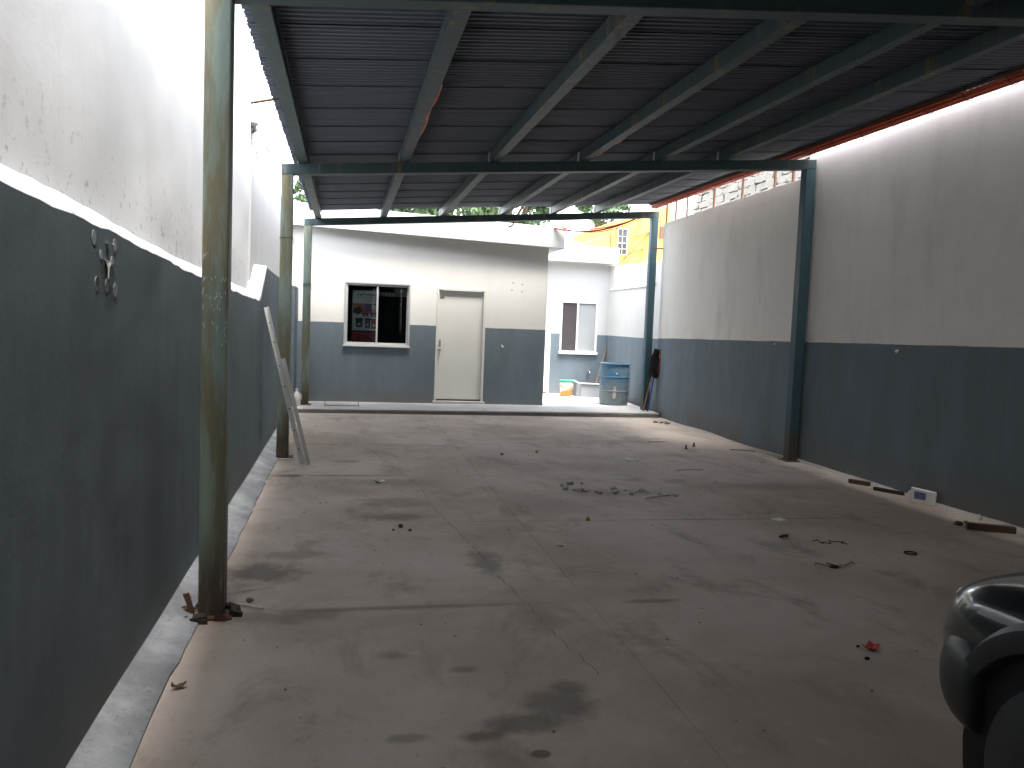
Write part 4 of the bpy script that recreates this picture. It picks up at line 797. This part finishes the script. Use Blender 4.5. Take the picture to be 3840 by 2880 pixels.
def plank(a, b, wd_, h, mat, label, nm='wood_offcut'):
    a, b = Vector((*a, 0)), Vector((*b, 0)); d = (b-a).normalized(); s_ = Vector((-d.y, d.x, 0))*wd_; q = [a, b, b+s_, a+s_]; single(nm, MB().hexa([p+Vector((0, 0, .003)) for p in q], [p+Vector((jit(.004), jit(.004), h+jit(.004))) for p in q]), mat, label, 'wood', tuple(a), bevel=.004)
plank((5.26, 7.78), (5.38, 7.60), .05, .045, 'wood_red', 'short reddish wood offcut, farthest of three along the right wall'); plank((5.29, 7.40), (5.44, 7.14), .04, .04, 'wood_dark', 'black wood offcut, middle one of three along the right wall'); plank((5.06, 5.83), (5.38, 5.66), .08, .055, 'wood_red', 'brown wood offcut, nearest of three along the right wall')
eb = thing('broken_box', 'white broken plastic box with blue label at the right wall foot', 'box', (5.38, 6.74, 0))
bx = part('case', MB().hexa([(5.30, 6.86, .002), (5.42, 6.66, .002), (5.46, 6.70, .002), (5.34, 6.90, .002)], [(5.31, 6.86, .145), (5.43, 6.66, .13), (5.46, 6.70, .13), (5.34, 6.90, .145)]), 'paper', eb, bevel=.01)
part('label_plate', MB().hexa([(5.318, 6.824, .045), (5.372, 6.734, .045), (5.375, 6.737, .045), (5.321, 6.827, .045)], [(5.318, 6.824, .115), (5.372, 6.734, .11), (5.375, 6.737, .11), (5.321, 6.827, .115)]), 'ink_violet', bx)
part('flap', MB().add([(5.30, 6.865, .02), (5.28, 6.90, .05), (5.30, 6.88, .11), (5.31, 6.862, .12)], [(0, 1, 2, 3)]), 'paper', eb)
# dry leaves in a heap by the platform corner and earth clods along the right wall
for i in range(14): flat_bit((5.14+jit(.14), 12.76+jit(.16)), rnd.uniform(.02, .04), rnd.uniform(0, 6), ('leaf_brown', 'orange_peel', 'leaf_brown')[i % 3], 'leaf', 'dry brown leaf in the little heap by the platform corner', 'leaf', .02, .5, 'dry leaves by the platform corner', i+60)
for i in range(9): blob((5.13+jit(.12)+i*.012, 6.05+jit(.05)-i*.02), rnd.uniform(.012, .035), 'twig', 'earth_clod', 'dark earth clod in the row before the right wall', 'clod', 'earth clods before the right wall', .6, i+90)
for i, (x, y, s_) in enumerate(((.44, 6.11, .022), (.50, 6.0, .014), (.38, 6.02, .010), (-.47, 4.53, .022), (-.57, 4.36, .02))): blob((x, y), s_, 'wood_red' if i < 3 else 'rubble', 'pebble', ('largest brown pebble left of the long crack', 'second brown pebble left of the long crack', 'tiny brown pebble left of the long crack', 'grey pebble behind the white stick by the near left post', 'dark clod at the foot of the near left post')[i], 'pebble', None, .7, i+110)
# rust flakes and a broken plate round the foot of the near left post
ff = thing('rust_flakes', 'dark broken rust flakes round the foot of the near left post', 'rust', (-.64, 4.32, 0))
for i in range(26):
    a = rnd.uniform(0, 6.28); c = Vector((-.64+.115*math.cos(a)*rnd.uniform(.75, 1.3), 4.34+.105*math.sin(a)*rnd.uniform(.75, 1.3), .012)); s_ = rnd.uniform(.012, .035)
    mb = MB().hexa([c+Vector((-s_, -s_*.6, -.01)), c+Vector((s_, -s_*.7, -.01)), c+Vector((s_*.8, s_*.6, -.01)), c+Vector((-s_*.9, s_*.5, -.01))], [c+Vector((-s_+jit(.01), -s_*.6+jit(.01), rnd.uniform(.004, .03))), c+Vector((s_+jit(.01), -s_*.7, rnd.uniform(.004, .03))), c+Vector((s_*.8, s_*.6+jit(.01), rnd.uniform(.004, .03))), c+Vector((-s_*.9, s_*.5, rnd.uniform(.004, .03)))])
    part('flake', mb, 'wood_dark' if i % 5 else 'wood_red', ff)
part('bent_tab', MB().hexa([(-.735, 4.33, .01), (-.715, 4.33, .01), (-.715, 4.345, .01), (-.735, 4.345, .01)], [(-.775, 4.33, .12), (-.745, 4.33, .125), (-.745, 4.345, .125), (-.775, 4.345, .12)]), 'wood_red', ff)
# loose grit over the whole floor
mb = MB(); rg = random.Random(5)
for i in range(420):
    x, y = rg.uniform(-.6, 5.4), rg.uniform(2.2, 13.4)**1.0; s_ = rg.choice((.003, .004, .005, .007, .010)); a = rg.uniform(0, 6.28)
    mb.add([(x+s_*math.cos(a+t), y+s_*math.sin(a+t), .001) for t in (0, 2.1, 4.2)]+[(x, y, s_*.9)], [(0, 1, 3), (1, 2, 3), (2, 0, 3)])
g = struct('grit', mb, 'wood'); g['kind'] = 'stuff'
